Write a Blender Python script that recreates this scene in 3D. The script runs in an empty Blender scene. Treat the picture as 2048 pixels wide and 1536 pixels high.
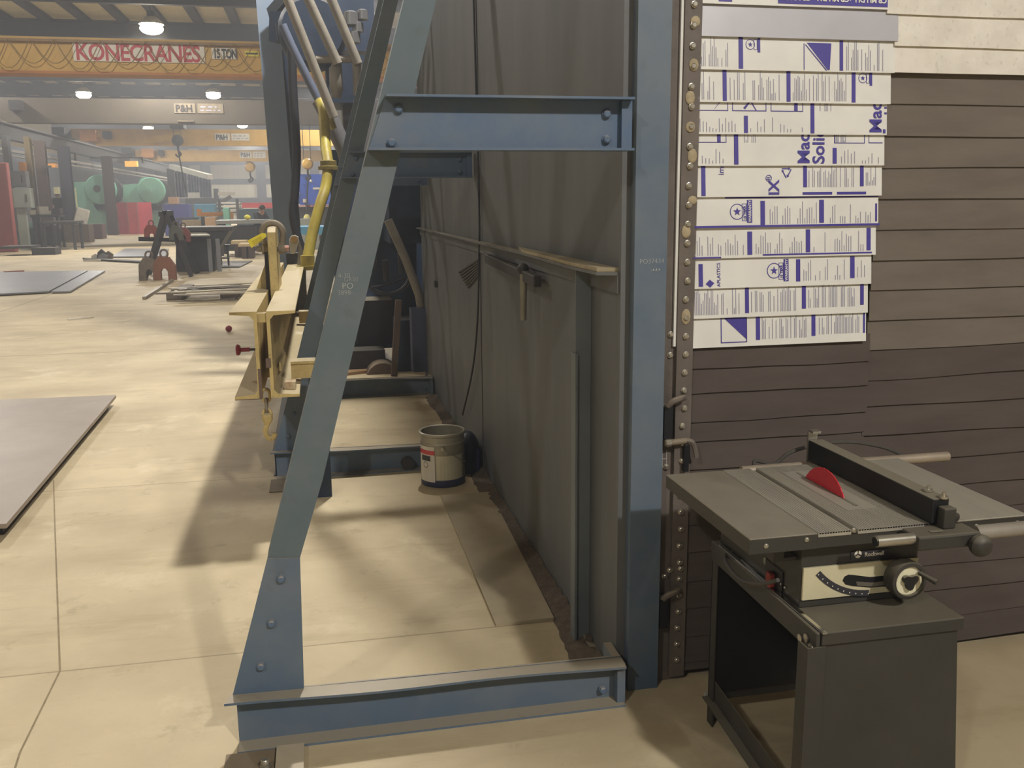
import bpy, bmesh, math, random
from mathutils import Vector, Matrix
random.seed(7)
S = bpy.context.scene
COL = S.collection
PI = math.pi

# ------------------------------------------------------------------ camera, light, exposure
F, CX, CY, H = 1852.0, 1024.0, 768.0, 1.7
vd = Vector((-392, -360, F)).normalized()
vn = Vector((94, 9432, F)); vn = (vn - vd * vn.dot(vd)).normalized()
vu = -vn
vr = vd.cross(vu)
if vr.x < 0: vr = -vr
# rows of the camera frame seen from the world (x right, y down, z forward)
rx = Vector((vr.x, vd.x, vu.x)); ry = Vector((vr.y, vd.y, vu.y)); rz = Vector((vr.z, vd.z, vu.z))
cd = bpy.data.cameras.new('camera'); cam = bpy.data.objects.new('camera', cd); COL.objects.link(cam)
cd.sensor_fit = 'HORIZONTAL'; cd.sensor_width = 36.0; cd.lens = 36.0 * F / 2048.0
cd.clip_start = 0.05; cd.clip_end = 400
m = Matrix.Identity(4)
for i in range(3):
    m[i][0] = rx[i]; m[i][1] = -ry[i]; m[i][2] = -rz[i]
m[2][3] = H
cam.matrix_world = m
S.camera = cam

def ray(px, py): return rx * ((px - CX) / F) + ry * ((py - CY) / F) + rz
def at(px, py, Y):
    r = ray(px, py); t = Y / r.y
    return Vector((r.x * t, Y, H + r.z * t))
def fl(px, py, z=0.0):
    r = ray(px, py); t = (z - H) / r.z
    return Vector((r.x * t, r.y * t, z))
def atX(px, py, X):
    r = ray(px, py); t = X / r.x
    return Vector((X, r.y * t, H + r.z * t))

w = bpy.data.worlds.new('world'); S.world = w; w.use_nodes = True
w.node_tree.nodes['Background'].inputs[0].default_value = (0.02, 0.022, 0.03, 1)
w.node_tree.nodes['Background'].inputs[1].default_value = 0.3
# thin dusty haze through the whole hall
wnt = w.node_tree
wvol = wnt.nodes.new('ShaderNodeVolumeScatter'); wvol.inputs['Color'].default_value = (.93, .95, 1, 1)
wvol.inputs['Density'].default_value = 0.0065; wvol.inputs['Anisotropy'].default_value = 0.3
wnt.links.new(wvol.outputs[0], wnt.nodes['World Output'].inputs['Volume'])
vs = S.view_settings
vs.view_transform = 'Standard'; vs.look = 'None'; vs.gamma = 1.0; vs.use_curve_mapping = False
vs.exposure = -0.2
cyc = S.cycles
cyc.use_denoising = True; cyc.use_adaptive_sampling = True; cyc.adaptive_threshold = 0.05
cyc.max_bounces = 5; cyc.diffuse_bounces = 3; cyc.glossy_bounces = 3; cyc.transmission_bounces = 4; cyc.volume_bounces = 0
cyc.transparent_max_bounces = 6
cyc.sample_clamp_indirect = 4.0
cyc.caustics_reflective = False; cyc.caustics_refractive = False

LAMP_COL = (1.0, 0.975, 0.94)
# x, y, watts of each high bay lamp hung below the roof (z = 8.2)
LAMPS = [(-5.7, 38.5, 2600), (-5.75, 60.7, 2800), (-13.2, 61.3, 2200), (-13.8, 87.0, 2500), (-13.6, 39.0, 2400),
         (1.25, 8.4, 2700), (-5.7, 16.5, 1000), (-5.7, -5.5, 900), (3.7, -5.7, 2800), (1.3, 30.0, 1800), (-13.5, 14.0, 600),
         (1.3, 52.0, 1800), (-5.7, 83.0, 3000), (1.3, 97.0, 3500), (-5.7, 94.0, 4500)]  # last two added to brighten the back wall, hidden from view

# ------------------------------------------------------------------ materials
def c(h):
    v = [int(h[i:i + 2], 16) / 255 for i in (0, 2, 4)]
    return tuple((x / 12.92 if x <= 0.04045 else ((x + 0.055) / 1.055) ** 2.4) for x in v) + (1,)
def nn(nt, typ, **kw):
    n = nt.nodes.new(typ)
    for k, v in kw.items(): setattr(n, k, v)
    return n
MC = {}
def M(name, col, rough=0.6, metal=0.0, var=0.25, scale=5.0, col2=None, dust=0.0, dustc='a89a80', stretch=None, bump=0.0, emit=0.0, spec=0.5, speck=0.0):
    """Procedural paint/metal/etc.: two noise scales vary the base colour, dust lies on faces that look up."""
    if name in MC: return MC[name]
    mt = bpy.data.materials.new(name); mt.use_nodes = True; nt = mt.node_tree
    b = nt.nodes['Principled BSDF']; L = nt.links.new
    b.inputs['Roughness'].default_value = rough; b.inputs['Metallic'].default_value = metal
    b.inputs['Specular IOR Level'].default_value = spec
    tc = nn(nt, 'ShaderNodeTexCoord'); mp = nn(nt, 'ShaderNodeMapping')
    L(tc.outputs['Object'], mp.inputs[0])
    if stretch: mp.inputs['Scale'].default_value = stretch
    n1 = nn(nt, 'ShaderNodeTexNoise'); n1.inputs['Scale'].default_value = scale; n1.inputs['Detail'].default_value = 6
    n1.inputs['Roughness'].default_value = 0.65
    L(mp.outputs[0], n1.inputs['Vector'])
    cr = nn(nt, 'ShaderNodeValToRGB')
    cr.color_ramp.elements[0].position = 0.32; cr.color_ramp.elements[1].position = 0.7
    ca = c(col); cb = c(col2) if col2 else tuple(min(1, x * (1 + var)) for x in ca[:3]) + (1,)
    cc = tuple(x * (1 - var) for x in ca[:3]) + (1,) if not col2 else ca
    cr.color_ramp.elements[0].color = cc; cr.color_ramp.elements[1].color = cb
    L(n1.outputs['Fac'], cr.inputs[0])
    out = cr.outputs[0]
    if dust > 0:
        g = nn(nt, 'ShaderNodeNewGeometry'); sx = nn(nt, 'ShaderNodeSeparateXYZ'); L(g.outputs['Normal'], sx.inputs[0])
        mr = nn(nt, 'ShaderNodeMapRange'); mr.inputs[1].default_value = 0.25; mr.inputs[2].default_value = 0.85; mr.inputs[4].default_value = dust
        L(sx.outputs[2], mr.inputs[0])
        mx = nn(nt, 'ShaderNodeMix', data_type='RGBA'); L(mr.outputs[0], mx.inputs[0]); L(out, mx.inputs[6])
        mx.inputs[7].default_value = c(dustc); out = mx.outputs[2]
    if speck > 0:
        n2 = nn(nt, 'ShaderNodeTexNoise'); n2.inputs['Scale'].default_value = scale * 9; n2.inputs['Detail'].default_value = 3
        L(tc.outputs['Object'], n2.inputs['Vector'])
        m2 = nn(nt, 'ShaderNodeMapRange'); m2.inputs[1].default_value = 0.62; m2.inputs[2].default_value = 0.7; m2.inputs[4].default_value = speck
        L(n2.outputs['Fac'], m2.inputs[0])
        mx = nn(nt, 'ShaderNodeMix', data_type='RGBA'); L(m2.outputs[0], mx.inputs[0]); L(out, mx.inputs[6])
        mx.inputs[7].default_value = c('4a3524'); out = mx.outputs[2]
    L(out, b.inputs['Base Color'])
    if bump > 0:
        bp = nn(nt, 'ShaderNodeBump'); bp.inputs['Strength'].default_value = bump; bp.inputs['Distance'].default_value = 0.01
        L(n1.outputs['Fac'], bp.inputs['Height']); L(bp.outputs[0], b.inputs['Normal'])
    if emit > 0:
        b.inputs['Emission Color'].default_value = c(col); b.inputs['Emission Strength'].default_value = emit
    MC[name] = mt
    return mt

def floor_material():
    mt = bpy.data.materials.new('concrete_floor'); mt.use_nodes = True; nt = mt.node_tree; L = nt.links.new
    b = nt.nodes['Principled BSDF']; b.inputs['Roughness'].default_value = 0.62; b.inputs['Specular IOR Level'].default_value = 0.35
    g = nn(nt, 'ShaderNodeNewGeometry')
    def noise(scale, st=(1, 1, 1), det=6, ro=0.6):
        mp = nn(nt, 'ShaderNodeMapping'); mp.inputs['Scale'].default_value = st; L(g.outputs['Position'], mp.inputs[0])
        n = nn(nt, 'ShaderNodeTexNoise'); n.inputs['Scale'].default_value = scale; n.inputs['Detail'].default_value = det; n.inputs['Roughness'].default_value = ro
        L(mp.outputs[0], n.inputs['Vector']); return n.outputs['Fac']
    def rng(v, a, bb, lo, hi):
        r = nn(nt, 'ShaderNodeMapRange'); L(v, r.inputs[0])
        for i, x in zip((1, 2, 3, 4), (a, bb, lo, hi)): r.inputs[i].default_value = x
        return r.outputs[0]
    def mix(f, a, colr, mode='MIX'):
        x = nn(nt, 'ShaderNodeMix', data_type='RGBA', blend_type=mode); L(f, x.inputs[0]); L(a, x.inputs[6]); x.inputs[7].default_value = c(colr); return x.outputs[2]
    cr = nn(nt, 'ShaderNodeValToRGB'); L(noise(0.9), cr.inputs[0])
    e = cr.color_ramp.elements; e[0].position = 0.3; e[0].color = c('b09f80'); e[1].position = 0.72; e[1].color = c('d3c3a0')
    o = cr.outputs[0]
    o = mix(rng(noise(1.6, (0.5, 2.2, 1), 8, 0.7), 0.52, 0.72, 0, 0.5), o, '94825f')       # trowel and tyre streaks
    o = mix(rng(noise(3.3, (1, 1, 1), 9, 0.75), 0.58, 0.72, 0, 0.55), o, '7d6c50')          # oil and dirt blotches
    o = mix(rng(noise(1.3, (1, 1, 1), 8, 0.7), 0.55, 0.72, 0, 0.6), o, 'e6d9b8')              # worn pale patches
    o = mix(rng(noise(60, (1, 1, 1), 2, 0.5), 0.6, 0.8, 0, 0.12), o, '6f6048')
    # grey-brown blasting dust near the cabinet on the right
    sx = nn(nt, 'ShaderNodeSeparateXYZ'); L(g.outputs['Position'], sx.inputs[0])
    def line(ax, pos, wd, colr, o, f=0.75):
        s = nn(nt, 'ShaderNodeMath', operation='SUBTRACT'); L(sx.outputs[ax], s.inputs[0]); s.inputs[1].default_value = pos
        a = nn(nt, 'ShaderNodeMath', operation='ABSOLUTE'); L(s.outputs[0], a.inputs[0])
        return mix(rng(a.outputs[0], wd * 0.5, wd, f, 0.0), o, colr)
    for ax, pos in ((1, 3.46), (1, 5.87), (0, -5.2), (1, 11.6), (1, 17.5), (1, 23.4), (0, -9.1), (1, 29.3), (1, 35)):
        o = line(ax, pos, 0.006 if pos > -2 and pos < 8 else 0.02, '75664c', o, 0.55)
    L(o, b.inputs['Base Color'])
    bp = nn(nt, 'ShaderNodeBump'); bp.inputs['Strength'].default_value = 0.08; L(noise(8), bp.inputs['Height']); L(bp.outputs[0], b.inputs['Normal'])
    return mt

BLUE = M('blue_steel_paint', '476589', 0.55, 0.1, 0.2, 1.7, col2='767c80', dust=0.8, speck=0.1)
BLUEG = M('dusty_grey_blue_paint', '56676f', 0.55, 0.1, 0.2, 2.0, col2='71777a', dust=0.8, speck=0.12)
BLUEM = M('worn_blue_grey_paint', '50667e', 0.55, 0.1, 0.2, 1.6, col2='737b82', dust=0.8, speck=0.1)
DBLUE = M('dark_blue_paint', '27364c', 0.55, 0.1, 0.25, 3.0, dust=0.5, dustc='7d7668')
WALLSTEEL = M('dusty_grey_steel', '5a5c5e', 0.6, 0.1, 0.22, 2.2, col2='6d6e6e', stretch=(1, 1, 0.25), dust=0.7, dustc='a5997f', speck=0.06)
JAMB = M('brown_grey_steel', '6b625b', 0.6, 0.1, 0.25, 5.0, dust=0.5, speck=0.15)
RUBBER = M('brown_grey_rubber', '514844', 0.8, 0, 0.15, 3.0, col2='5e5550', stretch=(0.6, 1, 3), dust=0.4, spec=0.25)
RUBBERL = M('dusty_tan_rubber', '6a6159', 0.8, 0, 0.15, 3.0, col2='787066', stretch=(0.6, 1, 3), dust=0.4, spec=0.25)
WHITEPL = M('white_plastic', 'e4e2dc', 0.4, 0, 0.06, 6.0, spec=0.4)
WHITEDIRT = M('scuffed_white_plastic', 'd6cfc2', 0.5, 0, 0.08, 7.0, col2='ece6da', speck=0.15)
GREYPL = M('silver_film', 'b9b8be', 0.35, 0.1, 0.06, 5.0)
INK = M('violet_ink', '463c94', 0.5, 0, 0.05, 5.0)
INKB = M('blue_ink', '3b3aa8', 0.5, 0, 0.05, 5.0)
INKL = M('grey_violet_ink', '9b99ac', 0.5, 0, 0.05, 5.0)
YEL = M('worn_yellow_paint', 'c9b276', 0.5, 0.05, 0.2, 6.0, dust=0.75, dustc='b8ab8e', speck=0.35)
BROWNP = M('brown_primer', '6d5a4c', 0.6, 0.1, 0.2, 6.0, dust=0.4)
TAG = M('yellow_card', 'e8d838', 0.5, 0, 0.05, 8)
RUSTY = M('rusty_steel', '7e7360', 0.7, 0.2, 0.3, 18, col2='988c78', speck=0.3)
GALV = M('bright_zinc', 'b8b2a4', 0.35, 0.8, 0.15, 20)
CHROME = M('chrome', 'd0cec8', 0.15, 1.0, 0.05, 20)
BLACKP = M('black_paint', '2b2a28', 0.5, 0.1, 0.3, 6.0, dust=0.72, dustc='8d8674')
BLACKS = M('black_sheet_paint', '3a3833', 0.55, 0.1, 0.18, 3.0, dust=0.6, dustc='857d6b', speck=0.08)
BLACKF = M('matte_black', '121317', 0.5, 0, 0.2, 5.0, dust=0.85, dustc='8d8674')
TABLE = M('ribbed_cast_table', '9e988c', 0.5, 0.15, 0.12, 6.0, col2='aea898', stretch=(3, 0.3, 1))
WING = M('grey_sheet_wing', '7c766b', 0.5, 0.1, 0.15, 7.0, col2='8c867a', dust=0.2)
REDSAW = M('red_coating', 'd8283a', 0.35, 0, 0.06, 10)
CREAM = M('cream_panel', 'd3ccae', 0.4, 0.1, 0.08, 8.0)
CORD = M('grey_black_cord', '4a463f', 0.7, 0, 0.2, 10)
HOSE = M('black_rubber_hose', '24242a', 0.6, 0, 0.2, 10)
PIPE = M('dusty_grey_pipe', '8f887c', 0.6, 0.1, 0.15, 8.0)
YHOSE = M('worn_yellow_hose', 'b8a83e', 0.5, 0, 0.35, 6.0, col2='8f7d3a', stretch=(1, 1, 0.5))
CONCL = M('pale_wood', 'c8b48c', 0.7, 0, 0.2, 8, stretch=(1, 6, 6))
CHALK = M('chalk', 'c4c4bc', 0.9, 0, 0.1, 40)
ROOF = M('cream_roof_liner', 'd2c4a0', 0.8, 0, 0.08, 2.0)
RAFT = M('grey_primed_steel', '34353f', 0.7, 0.1, 0.15, 2.0)
CRANE = M('crane_yellow', 'cfa650', 0.5, 0, 0.12, 1.5)
CRANEO = M('shaded_ochre', '4d4436', 0.6, 0, 0.12, 1.5)  # shade on the second bridge is put into its girder colour
SIGNW = M('sign_white', 'e8e2d4', 0.5, 0, 0.03, 3)
SIGNR = M('sign_red', 'c43a42', 0.5, 0, 0.05, 3)
SIGNK = M('sign_black', '35343a', 0.5, 0, 0.05, 3)
GREENM = M('machine_green', '6fa48e', 0.45, 0, 0.12, 1.2)
DKGREEN = M('dull_green', '4d6a5c', 0.5, 0, 0.15, 2)
REDS = M('screen_red', 'b8303c', 0.55, 0, 0.12, 2)
REDS2 = M('bright_red', 'd04a4e', 0.5, 0, 0.1, 2)
STEELD = M('dark_steel', '3c3a3a', 0.6, 0.3, 0.25, 3, dust=0.4, dustc='7d7668')
STEELP = M('mill_scale_plate', '85796d', 0.5, 0.15, 0.18, 1.3, col2='978b7e', speck=0.05)
STEELG = M('blue_grey_plate', '7e7e82', 0.45, 0.15, 0.12, 1.3)
BROWNC = M('brown_column_paint', '4e3c33', 0.6, 0, 0.15, 2)
ELEC = M('grey_green_enamel', '8f948a', 0.5, 0, 0.1, 2)
SKIN = M('skin', 'b98a6e', 0.6, 0, 0.05, 10)
CLOTH = M('dark_work_cloth', '22262c', 0.9, 0, 0.25, 8)
JEAN = M('dark_jeans', '262c3c', 0.9, 0, 0.25, 8)
HAIR = M('dark_hair', '2a211c', 0.8, 0, 0.2, 20)
ORANGE = M('orange_paint', 'cf8a34', 0.5, 0, 0.12, 3)
CYAN = M('light_blue_paint', '4d9cc8', 0.5, 0, 0.1, 3)
ROYAL = M('royal_blue_paint', '3f62c8', 0.4, 0, 0.08, 2)
VIOLET = M('violet_blue_paint', '3c4090', 0.5, 0, 0.1, 3)
PAPER = M('paper_white', 'dcd6c8', 0.8, 0, 0.1, 6)
CARD = M('brown_cardboard', '9c7c58', 0.8, 0, 0.12, 4)
NAVY = M('navy_plastic', '1c2548', 0.45, 0, 0.2, 5)
COVER = M('floor_plate_steel', 'a0937a', 0.6, 0.1, 0.12, 4, col2='b2a486')
GRIT = M('dark_grit', '5f5344', 0.95, 0, 0.35, 30, bump=0.5)
ORUST = M('orange_rust', '9c5a3c', 0.8, 0, 0.25, 6)
GLOW = M('lamp_glow', 'fff2d8', emit=60)
PAIL = M('dull_white_tin', 'b4ae98', 0.4, 0.3, 0.2, 6, col2='9c968a', speck=0.2)
PAILB = M('blue_paint_band', '2c3050', 0.45, 0.1, 0.2, 8)
LILAC = M('lilac_ink', '8f86c4', 0.5, 0, 0.05, 5)

# ------------------------------------------------------------------ building helpers
ORG = {}
class B:
    def __init__(s): s.bm = bmesh.new()
    def poly(s, vs, fs):
        v = [s.bm.verts.new(p) for p in vs]
        for f in fs:
            try: s.bm.faces.new([v[i] for i in f])
            except ValueError: pass
        return s
    def bx(s, x0, x1, y0, y1, z0, z1):
        x0, x1 = sorted((x0, x1)); y0, y1 = sorted((y0, y1)); z0, z1 = sorted((z0, z1))
        return s.poly([(x0, y0, z0), (x1, y0, z0), (x1, y1, z0), (x0, y1, z0), (x0, y0, z1), (x1, y0, z1), (x1, y1, z1), (x0, y1, z1)],
                      [(3, 2, 1, 0), (4, 5, 6, 7), (0, 1, 5, 4), (1, 2, 6, 5), (2, 3, 7, 6), (3, 0, 4, 7)])
    def box(s, ce, sz, rot=(0, 0, 0)):
        from mathutils import Euler
        R = Euler(rot).to_matrix(); ce = Vector(ce)
        p = [ce + R @ Vector((i * sz[0] / 2, j * sz[1] / 2, k * sz[2] / 2)) for k in (-1, 1) for j in (-1, 1) for i in (-1, 1)]
        return s.poly(p, [(1, 0, 2, 3), (4, 5, 7, 6), (0, 1, 5, 4), (1, 3, 7, 5), (3, 2, 6, 7), (2, 0, 4, 6)])
    def bar(s, p, q, a, b_, up=(0, 0, 1)):
        p, q = Vector(p), Vector(q); d = (q - p).normalized(); up = Vector(up)
        u = d.cross(up)
        if u.length < 1e-4: u = d.cross(Vector((1, 0, 0)))
        u.normalize(); v = u.cross(d)
        P = [o + u * (i * a / 2) + v * (j * b_ / 2) for o in (p, q) for i, j in ((-1, -1), (1, -1), (1, 1), (-1, 1))]
        return s.poly(P, [(0, 1, 2, 3), (7, 6, 5, 4), (0, 4, 5, 1), (1, 5, 6, 2), (2, 6, 7, 3), (3, 7, 4, 0)])
    def tube(s, pts, r, seg=10, closed=False, cap=True):
        pts = [Vector(p) for p in pts]; n = len(pts); rings = []; u = None
        for i, p in enumerate(pts):
            a = pts[(i - 1) % n] if (closed or i > 0) else p; b_ = pts[(i + 1) % n] if (closed or i < n - 1) else p
            d = (b_ - a).normalized()
            if u is None:
                u = d.orthogonal().normalized()
            u = (u - d * u.dot(d)); u = u.normalized() if u.length > 1e-6 else d.orthogonal().normalized()
            v = d.cross(u); rr = r[i] if isinstance(r, (list, tuple)) else r
            rings.append([s.bm.verts.new(p + u * (rr * math.cos(2 * PI * k / seg)) + v * (rr * math.sin(2 * PI * k / seg))) for k in range(seg)])
        for i in range(n if closed else n - 1):
            A, Bq = rings[i], rings[(i + 1) % n]
            for k in range(seg):
                s.bm.faces.new((A[k], A[(k + 1) % seg], Bq[(k + 1) % seg], Bq[k]))
        if cap and not closed:
            s.bm.faces.new(rings[0][::-1]); s.bm.faces.new(rings[-1])
        return s
    def cyl(s, p, q, r, r2=None, seg=16): return s.tube([p, q], [r, r if r2 is None else r2], seg)
    def lathe(s, prof, ce=(0, 0, 0), seg=24, axis='Z'):
        ce = Vector(ce); rings = []
        for r, z in prof:
            rg = []
            for k in range(seg):
                a = 2 * PI * k / seg; x, y = r * math.cos(a), r * math.sin(a)
                v = {'Z': (x, y, z), 'Y': (x, z, y), 'X': (z, x, y)}[axis]
                rg.append(s.bm.verts.new(ce + Vector(v)))
            rings.append(rg)
        for A, Bq in zip(rings, rings[1:]):
            for k in range(seg): s.bm.faces.new((A[k], A[(k + 1) % seg], Bq[(k + 1) % seg], Bq[k]))
        s.bm.faces.new(rings[0][::-1]); s.bm.faces.new(rings[-1])
        return s
    def prism(s, pl, axis, a0, a1):
        """pl: 2D outline; axis Y -> (x,z), X -> (y,z), Z -> (x,y)"""
        f = {'Y': lambda p, t: (p[0], t, p[1]), 'X': lambda p, t: (t, p[0], p[1]), 'Z': lambda p, t: (p[0], p[1], t)}[axis]
        n = len(pl); A = [s.bm.verts.new(f(p, a0)) for p in pl]; Bq = [s.bm.verts.new(f(p, a1)) for p in pl]
        s.bm.faces.new(A); s.bm.faces.new(Bq[::-1])
        for k in range(n): s.bm.faces.new((A[k], Bq[k], Bq[(k + 1) % n], A[(k + 1) % n]))
        return s
    def extr(s, pts, off):
        """any planar outline of 3D points pushed along off"""
        off = Vector(off); n = len(pts)
        A = [s.bm.verts.new(Vector(p)) for p in pts]; Bq = [s.bm.verts.new(Vector(p) + off) for p in pts]
        s.bm.faces.new(A); s.bm.faces.new(Bq[::-1])
        for k in range(n): s.bm.faces.new((A[k], Bq[k], Bq[(k + 1) % n], A[(k + 1) % n]))
        return s
    def sph(s, ce, r, sz=(1, 1, 1), seg=12):
        mt = Matrix.Translation(Vector(ce)) @ Matrix.Diagonal((r * sz[0], r * sz[1], r * sz[2], 1))
        bmesh.ops.create_uvsphere(s.bm, u_segments=seg, v_segments=max(6, seg // 2 + 2), radius=1, matrix=mt)
        return s
    def txt(s, t, size, mt, bold=0.0, thick=0.0004, align='LEFT', sp=1.0):
        cu = bpy.data.curves.new('t', 'FONT'); cu.body = t; cu.size = size; cu.offset = bold; cu.extrude = thick
        cu.align_x = align; cu.space_character = sp; cu.resolution_u = 3
        o = bpy.data.objects.new('t', cu); COL.objects.link(o)
        dg = bpy.context.evaluated_depsgraph_get(); me = bpy.data.meshes.new_from_object(o.evaluated_get(dg))
        me.transform(mt); s.bm.from_mesh(me)
        bpy.data.meshes.remove(me); bpy.data.objects.remove(o); bpy.data.curves.remove(cu)
        return s
    def out(s, name, mat, parent=None, smooth=False, bevel=0.0, label=None, origin=None):
        bm = s.bm
        bmesh.ops.recalc_face_normals(bm, faces=bm.faces)
        if parent is not None: og = ORG[parent.name]
        elif origin is not None: og = Vector(origin)
        else:
            xs = [v.co for v in bm.verts]
            og = Vector(((min(p.x for p in xs) + max(p.x for p in xs)) / 2, (min(p.y for p in xs) + max(p.y for p in xs)) / 2, min(p.z for p in xs)))
        bmesh.ops.translate(bm, verts=bm.verts, vec=-og)
        me = bpy.data.meshes.new(name); bm.to_mesh(me); bm.free()
        me.materials.append(mat)
        if smooth:
            for p in me.polygons: p.use_smooth = True
            try: me.set_sharp_from_angle(angle=math.radians(40))
            except Exception: pass
        o = bpy.data.objects.new(name, me); COL.objects.link(o)
        if parent is not None: o.parent = parent
        else: o.location = og
        ORG[o.name] = og
        if bevel > 0:
            mo = o.modifiers.new('bevel', 'BEVEL'); mo.width = bevel; mo.segments = 2; mo.limit_method = 'ANGLE'
        if label: o['label'] = label
        return o
def tag(o, label, cat, group=None, kind=None):
    o['label'] = label; o['category'] = cat
    if group: o['group'] = group
    if kind: o['kind'] = kind
    return o
def T(name, label, cat, loc, group=None):
    o = bpy.data.objects.new(name, None); COL.objects.link(o); o.location = loc; o.empty_display_size = 0.1
    ORG[o.name] = Vector(loc)
    return tag(o, label, cat, group)
def struct(o): o['kind'] = 'structure'; return o
def dup(root, loc, label, rotz=0.0):
    def cp(o, par):
        n = o.copy(); COL.objects.link(n); n.parent = par
        for ch in o.children: cp(ch, n)
        return n
    r = cp(root, None); r.location = loc; r.rotation_euler = (0, 0, rotz); r['label'] = label; ORG[r.name] = Vector(loc)
    return r
def inst(src, parent, off):
    """a further copy of a small part of the same thing, moved by off"""
    n = src.copy(); COL.objects.link(n); n.parent = parent; n.location = Vector(src.location) + Vector(off); return n
def pbox(b, x0, y0, x1, y1, Y, d, floor=False):
    """box whose front face spans the picture rectangle at depth Y, d deep"""
    p, q = at(x0, y1, Y), at(x1, y0, Y)
    return b.bx(p.x, q.x, Y, Y + d, 0.0 if floor else p.z, q.z)
def pp(Y, *pts): return [(v.x, v.z) for v in (at(a, b_, Y) for a, b_ in pts)]
def spline(pts, n=8):
    pts = [Vector(p) for p in pts]; out = []
    P = [pts[0]] + pts + [pts[-1]]
    for i in range(1, len(P) - 2):
        for k in range(n):
            t = k / n; a, b_, c_, d = P[i - 1], P[i], P[i + 1], P[i + 2]
            out.append(0.5 * ((2 * b_) + (c_ - a) * t + (2 * a - 5 * b_ + 4 * c_ - d) * t * t + (3 * b_ - a - 3 * c_ + d) * t ** 3))
    out.append(pts[-1]); return out
def rotYZ(x, y, z, ang=0.0):
    """text frame on a wall facing -Y: text runs along +X, turned by ang (counter-clockwise) in the wall plane"""
    return Matrix.Translation((x, y, z)) @ Matrix.Rotation(-ang, 4, 'Y') @ Matrix.Rotation(PI / 2, 4, 'X')
def bolt_bm(p, r=0.011, h=0.012, axis='Y'):
    return B().lathe([(r * 1.25, 0), (r * 1.25, -h * 0.3), (r, -h * 0.35), (r, -h * 0.8), (r * 0.7, -h)], p, 8, axis)

# ================================================================== SETTING
XL, XR, YF, YB, ZR = -24.0, 13.0, -14.0, 112.0, 9.6
P = [fl(107, 960), fl(110, 1060), fl(120, 1342), fl(40, 1505), fl(10, 1600)]
b = B()
for p, q in zip(P, P[1:]):
    d_ = (q - p).normalized(); n_ = Vector((-d_.y, d_.x, 0)) * .0035
    b.poly([p - n_ + Vector((0, 0, .0006)), p + n_ + Vector((0, 0, .0006)), q + n_ + Vector((0, 0, .0006)), q - n_ + Vector((0, 0, .0006))], [(0, 1, 2, 3)])
struct(b.out('trim_95', M('joint_filler', '8a7a5e', .8, 0, .2, 20)))
struct(B().bx(XL, XR, YF, YB, -0.3, 0).out('floor', floor_material(), origin=(0, 0, 0)))
struct(B().bx(XL, XR, YF, YB, ZR, ZR + 0.2).out('ceiling', ROOF, origin=(0, 0, 0)))
GREYW = M('grey_cladding', '8b8982', 0.7, 0, 0.08, 1.0, stretch=(1, 8, 0.1))
PANEL = M('pale_cladding', 'd8d0b8', 0.7, 0, 0.1, 0.8, stretch=(6, 6, 0.1))
struct(B().bx(XL - .2, XL, YF, YB, 0, ZR).out('wall_left', PANEL, origin=(0, 0, 0)))
struct(B().bx(XR, XR + .2, YF, YB, 0, ZR).out('wall_right', GREYW, origin=(0, 0, 0)))
struct(B().bx(XL, XR, YB, YB + .2, 0, ZR).out('wall_back', PANEL, origin=(0, 0, 0)))
struct(B().bx(XL, XR, YF - .2, YF, 0, ZR).out('wall_front', GREYW, origin=(0, 0, 0)))
# roof framing: rafters across the hall, purlins along it
for i, y in enumerate([-8, -0.5, 7, 14.5, 22, 29.5, 37, 44.5, 52, 59.5, 67, 74.5, 82, 89.5, 97, 104.5]):
    b = B().bx(XL, XR, y - .008, y + .008, 8.78, 9.5); b.bx(XL, XR, y - .12, y + .12, 8.76, 8.79).bx(XL, XR, y - .12, y + .12, 9.36, 9.4)
    struct(b.out('trim_%d' % (i + 1), RAFT))
for i in range(24):
    x = XL + 0.8 + i * 1.55
    struct(B().bx(x - .18, x + .18, YF, YB, 9.4, 9.6).out('trim_%d' % (i + 21), RAFT))
# back wall framing: columns and girts
for i, x in enumerate((-18, -12, -6, 0, 6)):
    struct(B().bx(x - .5, x + .5, YB - .6, YB, 0, ZR).out('trim_%d' % (i + 50), RAFT))
for i, z in enumerate((2.2, 4.3, 6.4, 8.2)):
    struct(B().bx(XL, XR, YB - .35, YB, z - .28, z + .28).out('trim_%d' % (i + 60), RAFT))
# corrugated dark sheeting high on the back and left walls
struct(B().bx(XL, -13.8, YB - .3, YB - .1, 3.2, 8).out('trim_70', RAFT))

# ------------------------------------------------------------------ high bay lamps
lamp0 = None; LROOT = []
LN = ['high bay lamp brightest over the red lettered yellow crane bridge', 'high bay lamp glowing above the ochre crane sign, second in the row',
      'small high bay lamp lit above the left end of the ochre bridge', 'farthest small high bay lamp above the third crane bridge',
      'high bay lamp hidden high at left above the ochre bridge']
for i, (x, y, pw) in enumerate(LAMPS):
    lb = LN[i] if i < len(LN) else None
    loc = (x, y, 8.2)
    if lamp0 is None:
        r = lamp0 = T('high_bay_lamp', lb, 'lamp', loc, 'high bay lamps under the roof')
        B().lathe([(.14, .42), (.2, .40), (.38, .26), (.45, .14), (.435, .14), (.36, .24), (.14, .36)], loc, 24).out('reflector', M('lamp_reflector', 'c9c6ba', .4, .2, .05), r, True)
        B().lathe([(.12, .62), (.14, .6), (.14, .42), (.1, .4)], loc, 16).out('ballast_housing', STEELD, r, True)
        B().cyl((x, y, 8.8), (x, y, 9.6), .015, seg=8).out('hanger', STEELD, r)
        B().sph((x, y, 8.19), .42, (1, 1, .5), 18).out('bulb', GLOW, r, True)
    else:
        r = dup(lamp0, loc, lb or 'high bay lamp unseen from the camera, hung on the roof purlins')
    LROOT.append((r, pw))
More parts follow.
